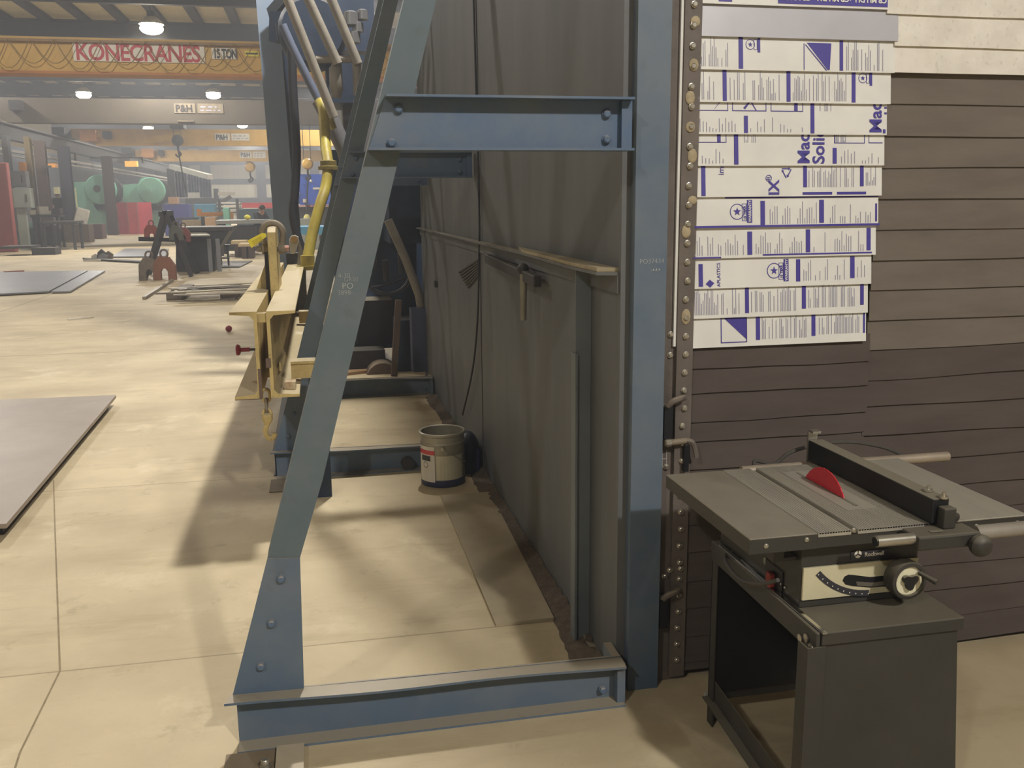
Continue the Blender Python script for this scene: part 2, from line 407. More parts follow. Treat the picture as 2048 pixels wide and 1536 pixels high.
for r, pw in LROOT:
    ld = bpy.data.lights.new('lamp_light', 'SPOT'); ld.spot_size = math.radians(166); ld.spot_blend = 0.12; ld.energy = pw; ld.color = LAMP_COL; ld.shadow_soft_size = 0.2
    lo = bpy.data.objects.new('lamp_light', ld); COL.objects.link(lo); lo.parent = r; lo.location = (0, 0, -.36)

# ================================================================== BLAST CABINET
cab = T('blast_cabinet', 'tall dusty grey steel blasting cabinet filling the middle, with blue corner post', 'machine', (1.9, 5.5, 0))
WX = 0.97
b = B().bx(WX, WX + .012, 2.92, 5.635, 0, 5.3)
b.out('side_panel', WALLSTEEL, cab)
B().bx(WX, WX + .012, 5.645, 8.95, 0, 5.3).out('side_panel', WALLSTEEL, cab)
B().bx(WX + .012, 3.5, 8.7, 8.95, 0, 5.3).bx(3.4, 3.5, 2.95, 8.7, 0, 5.3).bx(WX + .012, 3.5, 2.95, 8.95, 5.29, 5.3).out('back_shell', WALLSTEEL, cab)
B().bx(1.1, 3.5, 2.93, 2.96, 2.62, 5.3).out('front_header', WALLSTEEL, cab)
# seam cover line
B().bx(WX - .003, WX, 5.632, 5.648, .2, 5.3).out('seam', STEELD, cab)
# ledge stiffener: angle with dust, bowed out at the near end
pts = [(WX, 8.95), (WX - .045, 8.95), (WX - .05, 5.6), (WX - .05, 4.2), (WX - .065, 3.7), (WX - .08, 3.3), (WX - .075, 2.95), (WX, 2.92)]
B().prism(pts, 'Z', 1.46, 1.47).bx(WX - .012, WX - .001, 2.92, 8.95, 1.40, 1.46).out('ledge_stiffener', WALLSTEEL, cab)
B().prism([(WX - .002, 4.5), (WX - .05, 4.2), (WX - .06, 3.7), (WX - .076, 3.3), (WX - .07, 2.96), (WX - .002, 2.93)], 'Z', 1.471, 1.484).out('dust_ridge', M('tan_dust', 'a4977c', .95, 0, .15, 20), cab, label='pale dust heaped on the ledge')
# vertical angle stiffener
B().bx(WX - .06, WX - .001, 3.255, 3.263, .01, 1.455).bx(WX - .064, WX - .055, 3.24, 3.30, .01, 1.15).out('upright_stiffener', M('grey_blue_angle', '6d7476', .5, .1, .12, 3), cab, label='grey blue upright angle')
# door handle (T latch)
h0, h1 = atX(975, 517, WX - .04), atX(1075, 563, WX - .04)
B().bar(h0, h1, .035, .05).out('latch_bar', STEELD, cab, bevel=.004)
B().cyl(atX(1047, 548, WX - .05), atX(1047, 640, WX - .05), .017, .014, 10).out('latch_handle', M('worn_handle', '8a8474', .5, .3, .2, 10), cab, True)
B().sph(atX(1046, 538, WX - .045), .028, (1, 1, 1), 10).out('latch_knob', STEELD, cab, True)
b = B()
for k in range(7):
    b.bar(atX(957, 520 + k * 5, WX - .006), atX(918 + k * 3, 545 + k * 5, WX - .006), .012, .01)
b.out('bristle_tuft', M('dark_bristle', '4a453a', .9, 0, .3, 20), cab)
B().box(atX(872, 568, WX - .01), (.03, .08, .05)).out('catch', STEELD, cab)
# front post
B().bx(.965, 1.0, 2.905, 2.93, 0, 5.3).out('end_plate', WALLSTEEL, cab)
b = B().bx(.995, 1.105, 2.86, 2.872, 0.0, 5.3).bx(.995, 1.005, 2.872, 3.02, 0, 5.3).bx(1.097, 1.105, 2.872, 3.02, 0, 5.3)
post = b.out('corner_post', BLUEM, cab, label='blue grey corner post')
# jamb with bolted retaining strip
B().bx(1.112, 1.21, 2.905, 2.915, 0, 2.62).out('jamb_plate', JAMB, cab)
B().bx(1.158, 1.215, 2.886, 2.898, 0.02, 2.62).out('retaining_strip', JAMB, cab)
B().bx(1.148, 1.157, 2.893, 2.903, 1.22, 2.62).out('sheet_edge', WHITEPL, cab, label='bright white edge of the inner sheets')
b0 = bolt_bm((1.187, 2.886, 2.30), .009, .012).out('bolt', GALV, cab, True)
z = 0; k = 1
while 2.30 - k * .0615 > .05:
    inst(b0, cab, (random.uniform(-.003, .003), 0, -k * .0615)); k += 1
for dx, zz in ((-.045, 1.19), (-.045, 1.26), (-.042, 1.02), (-.05, .80), (-.045, .40)):
    inst(b0, cab, (dx, .02, zz - 2.30))
for dx, zz in ((-.035, .43), (0.004, .432)):
    q = inst(b0, cab, (dx, .0, zz - 2.30)); 
FOAM = M('tan_foam', 'b0a184', .95, 0, .2, 30)
f0 = None
for zz in (2.12, 2.02, 1.93, 1.84, 1.60, 1.32, 2.25, 1.70):
    b = B().sph((1.185 + random.uniform(-.012, .014), 2.884, zz), .016, (1, .35, random.uniform(.8, 1.8)), 8)
    b.out('foam_scrap', FOAM, cab, True)
# hooks and latch on the jamb
def hook(z, flip=1):
    b = B().tube(spline([(1.12, 2.86, z - .005), (1.135, 2.85, z + .012), (1.16, 2.85, z + .02), (1.18, 2.87, z + .018)], 5), .011, 8)
    b.out('jamb_hook', JAMB, cab, True)
    B().bx(1.112, 1.142, 2.865, 2.905, z - .12, z - .01).out('hook_pocket', BLACKF, cab)
hook(1.03); hook(.34)
B().cyl((1.115, 2.865, .895), (1.19, 2.865, .9), .011, .011, 10).out('latch_rod', RUSTY, cab, True)
B().tube(spline([(1.19, 2.865, .9), (1.21, 2.86, .895), (1.222, 2.86, .87), (1.228, 2.86, .84)], 5), .009, 8).out('latch_hook', JAMB, cab, True)
B().cyl((1.118, 2.865, .895), (1.135, 2.865, .896), .014, .014, 10).out('latch_nut', GALV, cab)
B().bx(1.186, 1.202, 2.862, 2.9, .79, .885).out('latch_stop', BLACKF, cab)
b = B(); b.bx(1.121, 1.123, 2.9035, 2.905, .80, .86).bx(1.136, 1.138, 2.9035, 2.905, .80, .86).bx(1.117, 1.139, 2.9035, 2.905, .828, .830)
b.out('chalk_mark', CHALK, cab, label='white H mark')
b = B().txt('PO37434', .022, rotYZ(1.012, 2.8595, 1.50, .02), -.0006, .0003).txt('3444', .02, rotYZ(1.045, 2.8595, 1.472, .02), -.0008, .0003)
b.out('chalk_writing', CHALK, cab, label='white number scrawled on the corner post')
# sill and dirt at the wall foot
b = B(); rr = random.Random(3); n = 140; rows = []
for k in range(n + 1):
    y = 2.96 + k * 5.1 / n; wd = .088 + .012 * math.sin(y * 5) + rr.uniform(-.006, .008) + .03 * max(0, 1 - (y - 3) / .8)
    rows.append([b.bm.verts.new(p) for p in ((WX - .003, y, .02 + rr.uniform(0, .02)), (WX - wd * .4, y, .012 + rr.uniform(0, .012)), (WX - wd * .75, y, .006 + rr.uniform(0, .006)), (WX - wd, y, 0.0005))])
for A_, B_ in zip(rows, rows[1:]):
    for q in range(3): b.bm.faces.new((A_[q], A_[q + 1], B_[q + 1], B_[q]))
b.out('grit_drift', GRIT, None, True); tag(bpy.data.objects['grit_drift'], 'dark dirty grit lying along the foot of the cabinet wall', 'grit', kind='stuff')
B().extr([(0.985, 2.99, .001), (.95, 2.99, .001), (.94, 3.3, .03), (.985, 3.3, .03)], (0, 0, .004)).out('base_flashing', WALLSTEEL, cab)
# wire hanging along the seam
wp = [Vector((WX - .012, 5.66, 2.9)), atX(958, 400, WX - .012), atX(958, 520, WX - .015), atX(955, 640, WX - .02), atX(945, 740, WX - .03), atX(925, 830, WX - .03)]
tag(B().tube(spline(wp, 6), .006, 6).out('hanging_wire', HOSE, None, True), 'thin dark wire hanging down the cabinet wall to the pail', 'wire')

# ------------------------------------------------------------------ slatted flap wall at the cabinet mouth
flap = T('flap_curtain', 'curtain of overlapping horizontal rubber flaps closing the cabinet mouth, patched with white slats', 'curtain', (2.0, 2.9, 0))
rr = random.Random(11)
def rubber(x0, x1, z0, z1, yb, mat, amp=.006, lean=.012, seg=18, droop=0.0, nm='rubber_flap', label=None):
    """a flap: thin sheet, its lower edge a little forward, softly wavy, lower edge slightly uneven"""
    b = B(); ph = rr.uniform(0, 6); V = []
    for layer in (0, .006):
        for j in range(3):
            for i in range(seg + 1):
                u = i / seg; x = x0 + (x1 - x0) * u; v = j / 2
                z = z1 + (z0 - z1) * v
                if j == 2: z += amp * math.sin(ph + 5 * u) + amp * .5 * math.sin(ph * 2 + 13 * u) + droop * u * u
                y = yb - lean * v - .4 * amp * math.sin(ph + 4 * u) * v + layer
                V.append(b.bm.verts.new((x, y, z)))
    W = seg + 1
    def q(L_, j, i): return V[L_ * 3 * W + j * W + i]
    for L_ in (0, 1):
        for j in range(2):
            for i in range(seg): b.bm.faces.new((q(L_, j, i), q(L_, j, i + 1), q(L_, j + 1, i + 1), q(L_, j + 1, i)))
    for i in range(seg):
        b.bm.faces.new((q(0, 0, i), q(0, 0, i + 1), q(1, 0, i + 1), q(1, 0, i))); b.bm.faces.new((q(0, 2, i), q(0, 2, i + 1), q(1, 2, i + 1), q(1, 2, i)))
    for j in range(2):
        for i in (0, seg): b.bm.faces.new((q(0, j, i), q(0, j + 1, i), q(1, j + 1, i), q(1, j, i)))
    return b.out(nm, mat, flap, True, label=label)
B().bx(1.2, 3.4, 2.925, 2.93, .03, 2.62).out('backing_sheet', M('dark_backing', '3a3431', .9, 0, .2, 3), flap)
# right hand column of flaps: rows of about 10 cm, lowest row short of the floor
zt = 2.13
row = 0
while zt > .1:
    hgt = .1045
    z0 = zt - hgt
    low = zt < 1.2
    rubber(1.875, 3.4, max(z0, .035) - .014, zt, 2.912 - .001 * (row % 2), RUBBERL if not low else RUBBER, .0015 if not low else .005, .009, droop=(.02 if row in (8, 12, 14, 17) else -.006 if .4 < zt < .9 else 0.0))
    zt = z0; row += 1
# left hand column below the white slats
zt = 1.235
for hgt in (.085, .085, .1, .07, .1, .1, .1, .1, .11, .1, .11, .1, .1):
    z0 = zt - hgt
    if z0 < .02: z0 = .045
    rubber(1.215, 1.885, z0 - .012, zt, 2.905, RUBBER, .002, .009, 12)
    zt = z0
    if zt < .06: break
# tan flap behind the right edge of the patch
zt = 2.2
# white slats upper right
for z0, z1, xo in ((2.30, 2.42, 1.86), (2.20, 2.305, 1.895), (2.115, 2.205, 1.885)):
    rubber(xo, 3.4, z0 - .006, z1, 2.898, WHITEDIRT, .0015, .01, 14, nm='white_slat', label='scuffed plain white slat')

# printed plastic slats: rows listed from the top, each with its own printing
UX0, KX, KZ = 205.0, .000449, .0004
def slat(name, z1, hgt, x0, x1, mat, label):
    b = B().extr([(x0, 2.897, z1), (x1, 2.897, z1), (x1, 2.886, z1 - hgt), (x0, 2.886, z1 - hgt)], (0, .004, 0))
    return b.out(name, mat, flap, label=label)
class Ink:
    """marks on one slat in millimetre-like units: u along the slat, v down from its top edge"""
    def __init__(s, z1, hgt, x0, off=.0012): s.b = B(); s.z1, s.h, s.x0, s.off = z1, hgt, x0, off
    def y(s, v): return 2.897 - .011 * (v / s.h) - s.off
    def P(s, u, v): return Vector((s.x0 + u, s.y(v), s.z1 - v))
    def rect(s, u0, v0, u1, v1): s.b.extr([s.P(u0, v0), s.P(u1, v0), s.P(u1, v1), s.P(u0, v1)], (0, .0009, 0)); return s
    def tri(s, *p): s.b.extr([s.P(*q) for q in p], (0, .0009, 0)); return s
    def frame(s, u0, v0, u1, v1, t=.003):
        return s.rect(u0, v0, u1, v0 + t).rect(u0, v1 - t, u1, v1).rect(u0, v0, u0 + t, v1).rect(u1 - t, v0, u1, v1)
    def ring(s, u, v, r, t, n=18, a0=0, a1=2 * PI):
        for k in range(n):
            a, e = a0 + (a1 - a0) * k / n, a0 + (a1 - a0) * (k + 1) / n
            s.tri((u + r * math.cos(a), v + r * math.sin(a)), (u + r * math.cos(e), v + r * math.sin(e)), (u + (r - t) * math.cos(e), v + (r - t) * math.sin(e)), (u + (r - t) * math.cos(a), v + (r - t) * math.sin(a)))
        return s
    def star(s, u, v, r):
        p = [(u + (r if k % 2 == 0 else r * .42) * math.sin(k * PI / 5), v - (r if k % 2 == 0 else r * .42) * math.cos(k * PI / 5)) for k in range(10)]
        for k in range(10): s.tri((u, v), p[k], p[(k + 1) % 10])
        return s
    def text(s, t, u, v, size, ang=PI / 2, bold=.0):
        mt = Matrix.Translation(s.P(u, v)) @ Matrix.Rotation(-math.atan2(.011, s.h), 4, 'X') @ Matrix.Rotation(-ang, 4, 'Y') @ Matrix.Rotation(PI / 2, 4, 'X')
        s.b.txt(t, size, mt, bold, .0005); return s
    def out(s, par, mat=INK):
        o = s.b.out('printing', mat, par); return o
def lines(I, u0, u1, v0, v1, gap=.0058, w_=.0018, seed=1, ragged=.35):
    """small print: columns of fine upright lines with ragged tops"""
    q = random.Random(seed); u = u0
    while u < u1:
        t = v0 + (v1 - v0) * (q.uniform(0, ragged) if q.random() < .75 else q.uniform(ragged, .8))
        if q.random() < .88: I.rect(u, t, u + w_, v1)
        u += gap if q.random() < .85 else gap * 2.4
def badge(I, u, v, full=True):
    if full:
        I.ring(u, v, .026, .0025).star(u, v, .014)
        I.frame(u + .017, v - .026, u + .034, v + .03, .0015).text('10 YEAR', u + .031, v + .0265, .0125, bold=.0002)
        I.rect(u + .035, v - .038, u + .053, v + .036)
    else:
        I.ring(u, v, .016, .0016, 16).star(u, v, .0085)
        I.frame(u + .012, v - .016, u + .024, v + .016, .0012).rect(u + .025, v - .02, u + .034, v + .024)
def badge_word(I, u, v): I.text('WARRANTY', u + .0485, v + .034, .0128, bold=.0003)
X0 = 1.2085
HT = .0995
def zrow(i): return 2.211 - (i - 1) * HT
def rowset(i, x1, label, x0=X0, mat=WHITEPL):
    return slat('printed_slat', zrow(i), HT + .004, x0, x1, mat, label), Ink(zrow(i), HT, x0), Ink(zrow(i), HT, x0)
UO = [235]
U = lambda u: (u - UO[0]) * KX
# row -1 and 0
s_ = slat('printed_slat', 2.42, .115, X0 + .005, 1.862, WHITEPL, 'white slat with inverted lettering on a violet band')
I = Ink(2.42, .115, X0); I.rect(.262, .075, .65, .108); I.rect(.06, .09, .105, .108); I.out(s_)
I = Ink(2.42, .115, X0)
for k, t in enumerate(('CP MU DU  \u2022', 'CP MU DU  \u2022', 'CP MU DU')): I.text(t, .645 - k * .135, .080, .024, PI, .0008)
I.b.bm.verts.ensure_lookup_table(); bmesh.ops.translate(I.b.bm, verts=I.b.bm.verts, vec=(0, -.0014, 0)); I.out(s_, WHITEPL)
slat('plain_slat', 2.312, .104, X0 + .004, 1.905, GREYPL, 'silver grey film slat')
def do(i, x1, label, fn, **kw):
    UO[0] = (0, 243, 236, 229, 222, 213, 205, 197, 188, 180, 172)[i]
    s_, A, Bk = rowset(i, x1, label, **kw)
    fn(A, Bk); A.out(s_); Bk.out(s_, INKL)
    if i in (6, 8):
        Wt = Ink(zrow(i), HT, X0, .0022); badge_word(Wt, U(540) if i == 6 else U(838), .052 if i == 6 else .05); Wt.out(s_, WHITEPL)
def r1(A, G):
    lines(G, U(250), U(470), .004, .094, seed=2); A.rect(U(545), .0, U(578), HT)
    badge(A, U(635), .024, False)
    A.tri((U(1075), .014), (U(1268), .014), (U(1255), .098), (U(1240), .098)); A.rect(U(1050), .016, U(1055), HT)
    A.tri((U(1060), .02), (U(1068), .02), (U(1235), HT), (U(1225), HT))
    A.rect(U(1335), .004, U(1362), HT); lines(G, U(1390), U(1690), .004, .098, seed=3)
def r2(A, G):
    lines(G, U(240), U(365), .004, .096, seed=4); A.rect(U(425), .002, U(455), HT)
    lines(G, U(480), U(885), .004, .096, seed=5); A.rect(U(920), .002, U(950), HT)
    lines(G, U(970), U(1400), .004, .096, seed=6); A.rect(U(1440), .002, U(1470), HT); badge(A, U(1530), .021, False)
def r3(A, G):
    for a, e in ((235, 468), (500, 765), (800, 1055)): A.rect(U(a), .028, U(e), .0305).rect(U(e) - .002, 0, U(e), .03); A.rect(U(a), 0, U(a) + .002, .03)
    A.rect(U(985), 0, U(1012), .03); A.tri((U(360), .026), (U(370), .022), (U(415), 0), (U(408), 0)); A.tri((U(585), .02), (U(600), .025), (U(640), .002), (U(632), 0)); A.tri((U(640), 0), (U(650), 0), (U(690), .028), (U(682), .028))
    A.rect(U(590), .045, U(620), HT); lines(G, U(250), U(560), .05, .096, .011, .002, 7, .8); lines(G, U(640), U(1050), .045, .096, .012, .002, 8, .8)
    A.rect(U(1115), 0, U(1145), HT); lines(G, U(1190), U(1285), 0, .028, .005, .0018, 9, .2)
    A.text('Mac', U(1690), .098, .062, bold=.0012); A.rect(U(1715), .012, U(1735), .018).rect(U(1715), .03, U(1735), .036).rect(U(1705), .085, U(1725), .098)
def r4(A, G):
    A.rect(U(225), .028, U(455), .0305).rect(U(452), 0, U(456), .03).rect(U(385), 0, U(412), .03); A.rect(U(515), 0, U(548), HT)
    lines(G, U(595), U(690), 0, .03, .006, .0018, 10, .3); lines(G, U(240), U(440), .05, .096, .012, .002, 11, .8)
    A.text('Mac', U(1110), .0985, .060, bold=.0012); A.text('Solic', U(1230), .0985, .060, bold=.0012)
    A.frame(U(1312), -.0, U(1562), .031, .002); lines(G, U(1318), U(1405), .002, .028, .004, .0018, 12, .1); A.rect(U(1595), .028, U(1710), .0305).rect(U(1595), 0, U(1599), .03)
    A.rect(U(1300), .046, U(1332), .097); lines(G, U(1370), U(1690), .046, .097, .012, .002, 13, .8)
def r5(A, G):
    A.rect(U(260), 0, U(292), HT); A.text('ims', U(435), .034, .028); A.text('IX', U(868), .1, .052, bold=.0012); A.text('\u00ae', U(812), .055, .03)
    a, r_ = (U(930), .024), .021
    Vt = [(a[0] + r_ * math.cos(-PI / 2 + k * 2 * PI / 3 + PI), a[1] + r_ * math.sin(-PI / 2 + k * 2 * PI / 3 + PI)) for k in range(3)]
    for k in range(3):
        p, q = Vt[k], Vt[(k + 1) % 3]; L_ = math.hypot(q[0] - p[0], q[1] - p[1]); ux, uy = (q[0] - p[0]) / L_, (q[1] - p[1]) / L_; nx, ny = -uy * .0018, ux * .0018
        f_ = lambda t, sgn: (p[0] + ux * L_ * t + nx * sgn, p[1] + uy * L_ * t + ny * sgn)
        A.tri(f_(.06, -1), f_(.72, -1), f_(.72, 1), f_(.06, 1)); A.tri(f_(.7, -3), f_(.9, 0), f_(.7, 3))
    A.rect(U(1065), .0, U(1095), .074); lines(G, U(1110), U(1500), .003, .074, seed=14); A.rect(U(1530), 0, U(1560), .072); lines(G, U(1580), U(1660), .003, .07, seed=15)
    A.rect(U(1060), .09, U(1300), .0985).rect(U(1340), .09, U(1580), .0985)
def r6(A, G):
    A.rect(U(445), .0, U(1690), .009); badge(A, U(540), .052); A.rect(U(725), .018, U(760), .096); lines(G, U(800), U(1175), .02, .094, .0085, .002, 16, .7)
    A.rect(U(1200), .016, U(1238), .092); lines(G, U(1270), U(1640), .016, .094, .0085, .002, 17, .7); A.rect(U(1665), .03, U(1680), .09)
    A.rect(U(205), .0965, U(1700), .1035)
def r7(A, G):
    lines(G, U(205), U(590), .02, .094, .0085, .002, 18, .7); A.rect(U(622), .018, U(660), .094); lines(G, U(690), U(1065), .018, .092, .0085, .002, 19, .7)
    A.rect(U(1095), .014, U(1130), .09); lines(G, U(1160), U(1570), .016, .09, .0085, .002, 20, .7); A.rect(U(1600), .012, U(1634), .088)
    A.rect(U(190), .0985, U(412), .1035).rect(U(745), .093, U(1645), .098)
def r8(A, G):
    A.rect(U(235), .022, U(268), .096); A.text('APLASTICS', U(405), .098, .0165); A.tri((U(290), .088), (U(322), .074), (U(358), .086), (U(325), .1))
    badge(A, U(838), .05); A.rect(U(1018), .014, U(1052), .088); lines(G, U(1080), U(1450), .014, .086, .0085, .002, 21, .7); A.rect(U(1468), .008, U(1505), .082); lines(G, U(1530), U(1600), .02, .08, seed=22)
def r9(A, G):
    lines(G, U(190), U(560), .004, .092, .0058, .002, 23, .25); A.rect(U(605), .0, U(636), .09); lines(G, U(655), U(1030), .002, .088, .0058, .002, 24, .25)
    A.rect(U(1070), 0, U(1103), .082); lines(G, U(1125), U(1520), .002, .08, .0058, .002, 25, .25); A.rect(U(1560), 0, U(1590), .076)
def r10(A, G):
    A.frame(U(410), .004, U(622), .09, .003); A.tri((U(430), .004), (U(622), .004), (U(622), .082)); A.rect(U(695), 0, U(728), .084); lines(G, U(745), U(1110), .004, .082, .0058, .002, 26, .25)
    A.rect(U(1155), 0, U(1187), .078); lines(G, U(1205), U(1560), .002, .074, .0058, .002, 27, .25); A.rect(U(1592), 0, U(1608), .075)
do(1, 1.900, 'white slat printed with a violet triangle logo and a badge, topmost of the small-print slats', r1)
do(2, 1.893, 'white slat with two violet bars between blocks of small print and a badge at right', r2)
do(3, 1.886, 'white slat with cropped drawings at left and big violet letters cut off at right', r3)
do(4, 1.884, 'white slat with two big violet upright words cropped in its middle', r4)
do(5, 1.882, 'white slat with a recycling triangle beside two big violet letters', r5)
do(6, 1.876, 'white slat with a violet edge and a star badge reading ten year at left', r6)
do(7, 1.874, 'white slat of small print between violet lines, below the upper star badge', r7)
do(8, 1.864, 'white slat with a violet diamond at left and a star badge in the middle', r8)
do(9, 1.858, 'white slat full of small print with three violet bars, above the lowest slat', r9)
do(10, 1.858, 'lowest white slat with a blue triangle logo at left', r10)

# ================================================================== SUPPORT FRAMES of the cabinet (three alike, one behind the other)
def frame_at():
    Yf = 2.76; Yw = 2.825                          # flange edge, web face
    r = T('support_frame', 'nearest blue grey steel frame with sloping leg, standing on the floor in front', 'frame', (0.0, Yf, 0), 'sloping steel frames along the cabinet')
    x0, x1 = -.335, .955
    # base channel, flanges towards us, top flange edge slightly bent
    b = B().prism([(x0 + .01, 0.005), (x1, 0.005), (x1, .157), (x0 + .01, .175)], 'Y', Yw, Yw + .008)
    n = 14; V = []
    for zo in (0, .008):
        for yy in (Yf, Yw + .008):
            for i in range(n + 1):
                u = i / n; x = x0 + (x1 - x0) * u
                z = .175 - .022 * u + (.004 * math.cos(u * 9) if yy == Yf else 0) + zo - .008
                V.append(b.bm.verts.new((x - (.02 if i == 0 and yy == Yf else 0), yy, z)))
    W = n + 1
    for i in range(n):
        for a, e in ((0, 1), (2, 3)): b.bm.faces.new((V[a * W + i], V[a * W + i + 1], V[e * W + i + 1], V[e * W + i]))
        for a, e in ((0, 2), (1, 3)): b.bm.faces.new((V[a * W + i], V[a * W + i + 1], V[e * W + i + 1], V[e * W + i]))
    for i in (0, n): b.bm.faces.new((V[i], V[W + i], V[3 * W + i], V[2 * W + i]))
    b.bx(x0 + .01, x1, Yf + .002, Yw, 0.0, .008)
    b.out('base_beam', BLUEM, r)
    B().bx(.93, .958, Yf + .02, Yw + .12, 0, .15).out('end_plate', BLUE, r)
    # gusset plate at the foot
    g = pp(Yw, (535, 1115), (600, 1115), (608, 1372), (597, 1386), (478, 1396), (466, 1388))
    B().prism(g, 'Y', Yw - .008, Yw + .004).out('gusset_plate', BLUEM, r)
    # sloping leg: plate face with a return flange behind its left edge
    lo = pp(Yw, (535, 1115), (600, 1115)); mid = pp(Yw, (573, 960), (645, 960)); hi = pp(Yw, (735, 297), (802, 297))
    def ext(a, d, z):
        t = (z - a[1]) / (d[1] - a[1]); return (a[0] + (d[0] - a[0]) * t, z)
    topL, topR = ext(lo[0], hi[0], 4.3), ext(mid[1], hi[1], 4.3)
    B().prism([lo[0], lo[1], mid[1], hi[1], topR, topL], 'Y', Yw - .002, Yw + .008).out('leg', BLUEG, r)
    B().extr([(lo[0][0], Yw + .008, lo[0][1]), (topL[0], Yw + .008, topL[1]), (topL[0], Yw + .075, topL[1]), (lo[0][0], Yw + .075, lo[0][1])], (.008, 0, 0)).out('leg_flange', BLUEG, r)
    # top channel between leg and corner post
    tl, bl, brr, tr = pp(Yf + .05, (770, 196), (738, 297), (1270, 297), (1270, 199))
    z1, z0 = tl[1], bl[1]
    b = B().prism([(tl[0], z1), (bl[0], z0), (.945, z0), (.945, z1)], 'Y', Yw - .008, Yw - .001)
    b.extr([(tl[0], Yf, z1), (.955, Yf, z1), (.955, Yw, z1), (tl[0], Yw, z1)], (0, 0, .007))
    b.extr([(bl[0] - .004, Yf, z0), (.955, Yf, z0), (.955, Yw, z0), (bl[0] - .004, Yw, z0)], (0, 0, -.007))
    b.out('top_beam', BLUE, r)
    B().bx(.925, .958, Yf + .035, Yw - .009, z0 + .001, z1 - .001).out('end_cleat', BLUE, r)
    b0 = bolt_bm((0, Yw - .008, 0), .012, .016).out('bolt', BLUE, r, True)
    for p in ((562, 1157), (543, 1246), (522, 1332)):
        v = at(p[0], p[1], Yw - .01); inst(b0, r, (v.x, 0, v.z))
    for p in ((783, 286), (797, 218), (1213, 279), (1250, 280), (1213, 228), (1250, 228)):
        v = at(p[0], p[1], Yw - .012); inst(b0, r, (v.x, 0, v.z))
    v = at(1203, 1376, Yw); inst(b0, r, (v.x, 0, v.z)); v = at(1237, 1371, Yw); b0.location = (v.x, 0, v.z)
    # foot plate with anchor bolt in front
    B().bx(-.36, -.21, 2.5, 2.76, 0, .006).out('foot_plate', M('brown_foot_plate', '7d6e58', .7, .1, .15, 8), r)
    B().bx(-.205, -.12, 2.6, 2.755, 0, .018).out('shim', M('pale_shim', 'b3a68e', .6, 0, .1, 8), r, label='pale shim block')
    bolt_bm((-.235, 2.66, .006), .014, -.03, 'Z').out('anchor_bolt', GALV, r, True, label='shiny anchor bolt')
    return r
fr = frame_at()
f2 = dup(fr, (0.0, 5.78, 0), 'middle blue steel frame, its short top beam meeting the cabinet wall above the pail')
f3 = dup(fr, (0.0, 8.18, 0), 'farthest blue steel frame, mostly hidden behind the two nearer legs')
# writing on the nearest leg only
b = B()
for t, px, py, sz in (('4-30', 676, 556, .02), ('GR50', 688, 563, .018), ('PO', 684, 578, .026), ('3898-', 675, 590, .02)):
    v = at(px, py, 2.82); b.txt(t, sz, rotYZ(v.x, 2.8222, v.z, .0), -.0006, .0003)
b.out('chalk_writing', CHALK, fr, label='white numbers scrawled on the leg')
# longitudinal base channel joining middle and far frame
tag(B().bx(-.345, -.14, 5.87, 8.17, .0, .01).bx(-.345, -.14, 5.87, 8.17, .16, .17).bx(-.335, -.325, 5.87, 8.17, .01, .16).out('floor_channel', DBLUE), 'dark blue channel lying lengthwise between the middle and far frames', 'channel')
# steel cover plates on the walkway floor
tag(B().extr([fl(992, 1254), fl(1108, 1240), (.93, 5.2, 0), (.635, 5.2, 0)], (0, 0, .012)).out('cover_plate', COVER), 'long thin steel plate laid on the floor along the cabinet wall', 'plate')

# ------------------------------------------------------------------ pail and things beside it
pc = Vector((.69, 5.5, 0)); pr = .135
pail = T('paint_pail', 'dull white metal pail with a label strip standing on the walkway floor', 'pail', pc)
B().lathe([(pr - .006, 0), (pr, .004), (pr, .26), (pr + .004, .265), (pr + .004, .27), (pr, .275), (pr + .002, .31), (pr + .01, .317), (pr + .01, .33), (pr + .004, .334), (pr - .006, .33), (pr - .008, .02), (0.001, .018)], pc, 32).out('body', PAIL, pail, True)
B().lathe([(pr + .0005, .003), (pr + .001, .004), (pr + .001, .045), (pr + .0005, .046)], pc, 32).out('bottom_band', PAILB, pail, True, label='dark blue band round the foot')
def wrap(b, a0, a1, z0, z1, r_, n=8):
    for k in range(n):
        a, e = a0 + (a1 - a0) * k / n, a0 + (a1 - a0) * (k + 1) / n
        P = [(pc.x + r_ * math.cos(t), pc.y + r_ * math.sin(t), z) for t, z in ((a, z0), (e, z0), (e, z1), (a, z1))]
        b.poly(P, [(0, 1, 2, 3)])
    return b
lb = wrap(B(), math.radians(186), math.radians(242), .035, .255, pr + .002).out('label_strip', PAPER, pail)
wrap(B(), math.radians(186), math.radians(242), .205, .232, pr + .003).out('label_band', REDS2, lb, label='red band on the label')
wrap(B(), math.radians(198), math.radians(230), .165, .198, pr + .003).out('label_block', SIGNK, lb)
b = B()
for k in range(12):
    a = 2 * PI * k / 12; q = math.radians(214)
    wrap(b, q + .13 * math.cos(a) - .02, q + .13 * math.cos(a) + .02, .14 + .018 * math.sin(a) - .003, .14 + .018 * math.sin(a) + .003, pr + .003, 1)
b.out('label_emblem', SIGNK, lb)
wrap(B(), math.radians(246), math.radians(322), .05, .2, pr + .0018).out('pale_patch', M('pale_tin', 'cfc8ac', .4, .2, .08, 8), pail, label='pale scratched patch')
hp = [(pc.x + (pr + .008) * math.cos(math.radians(a)), pc.y + (pr + .008) * math.sin(math.radians(a)), z) for a, z in ((262, .245), (275, .225), (292, .2), (312, .165), (335, .14))]
B().tube(spline(hp, 4), .003, 6).out('bail_handle', GALV, pail, True)
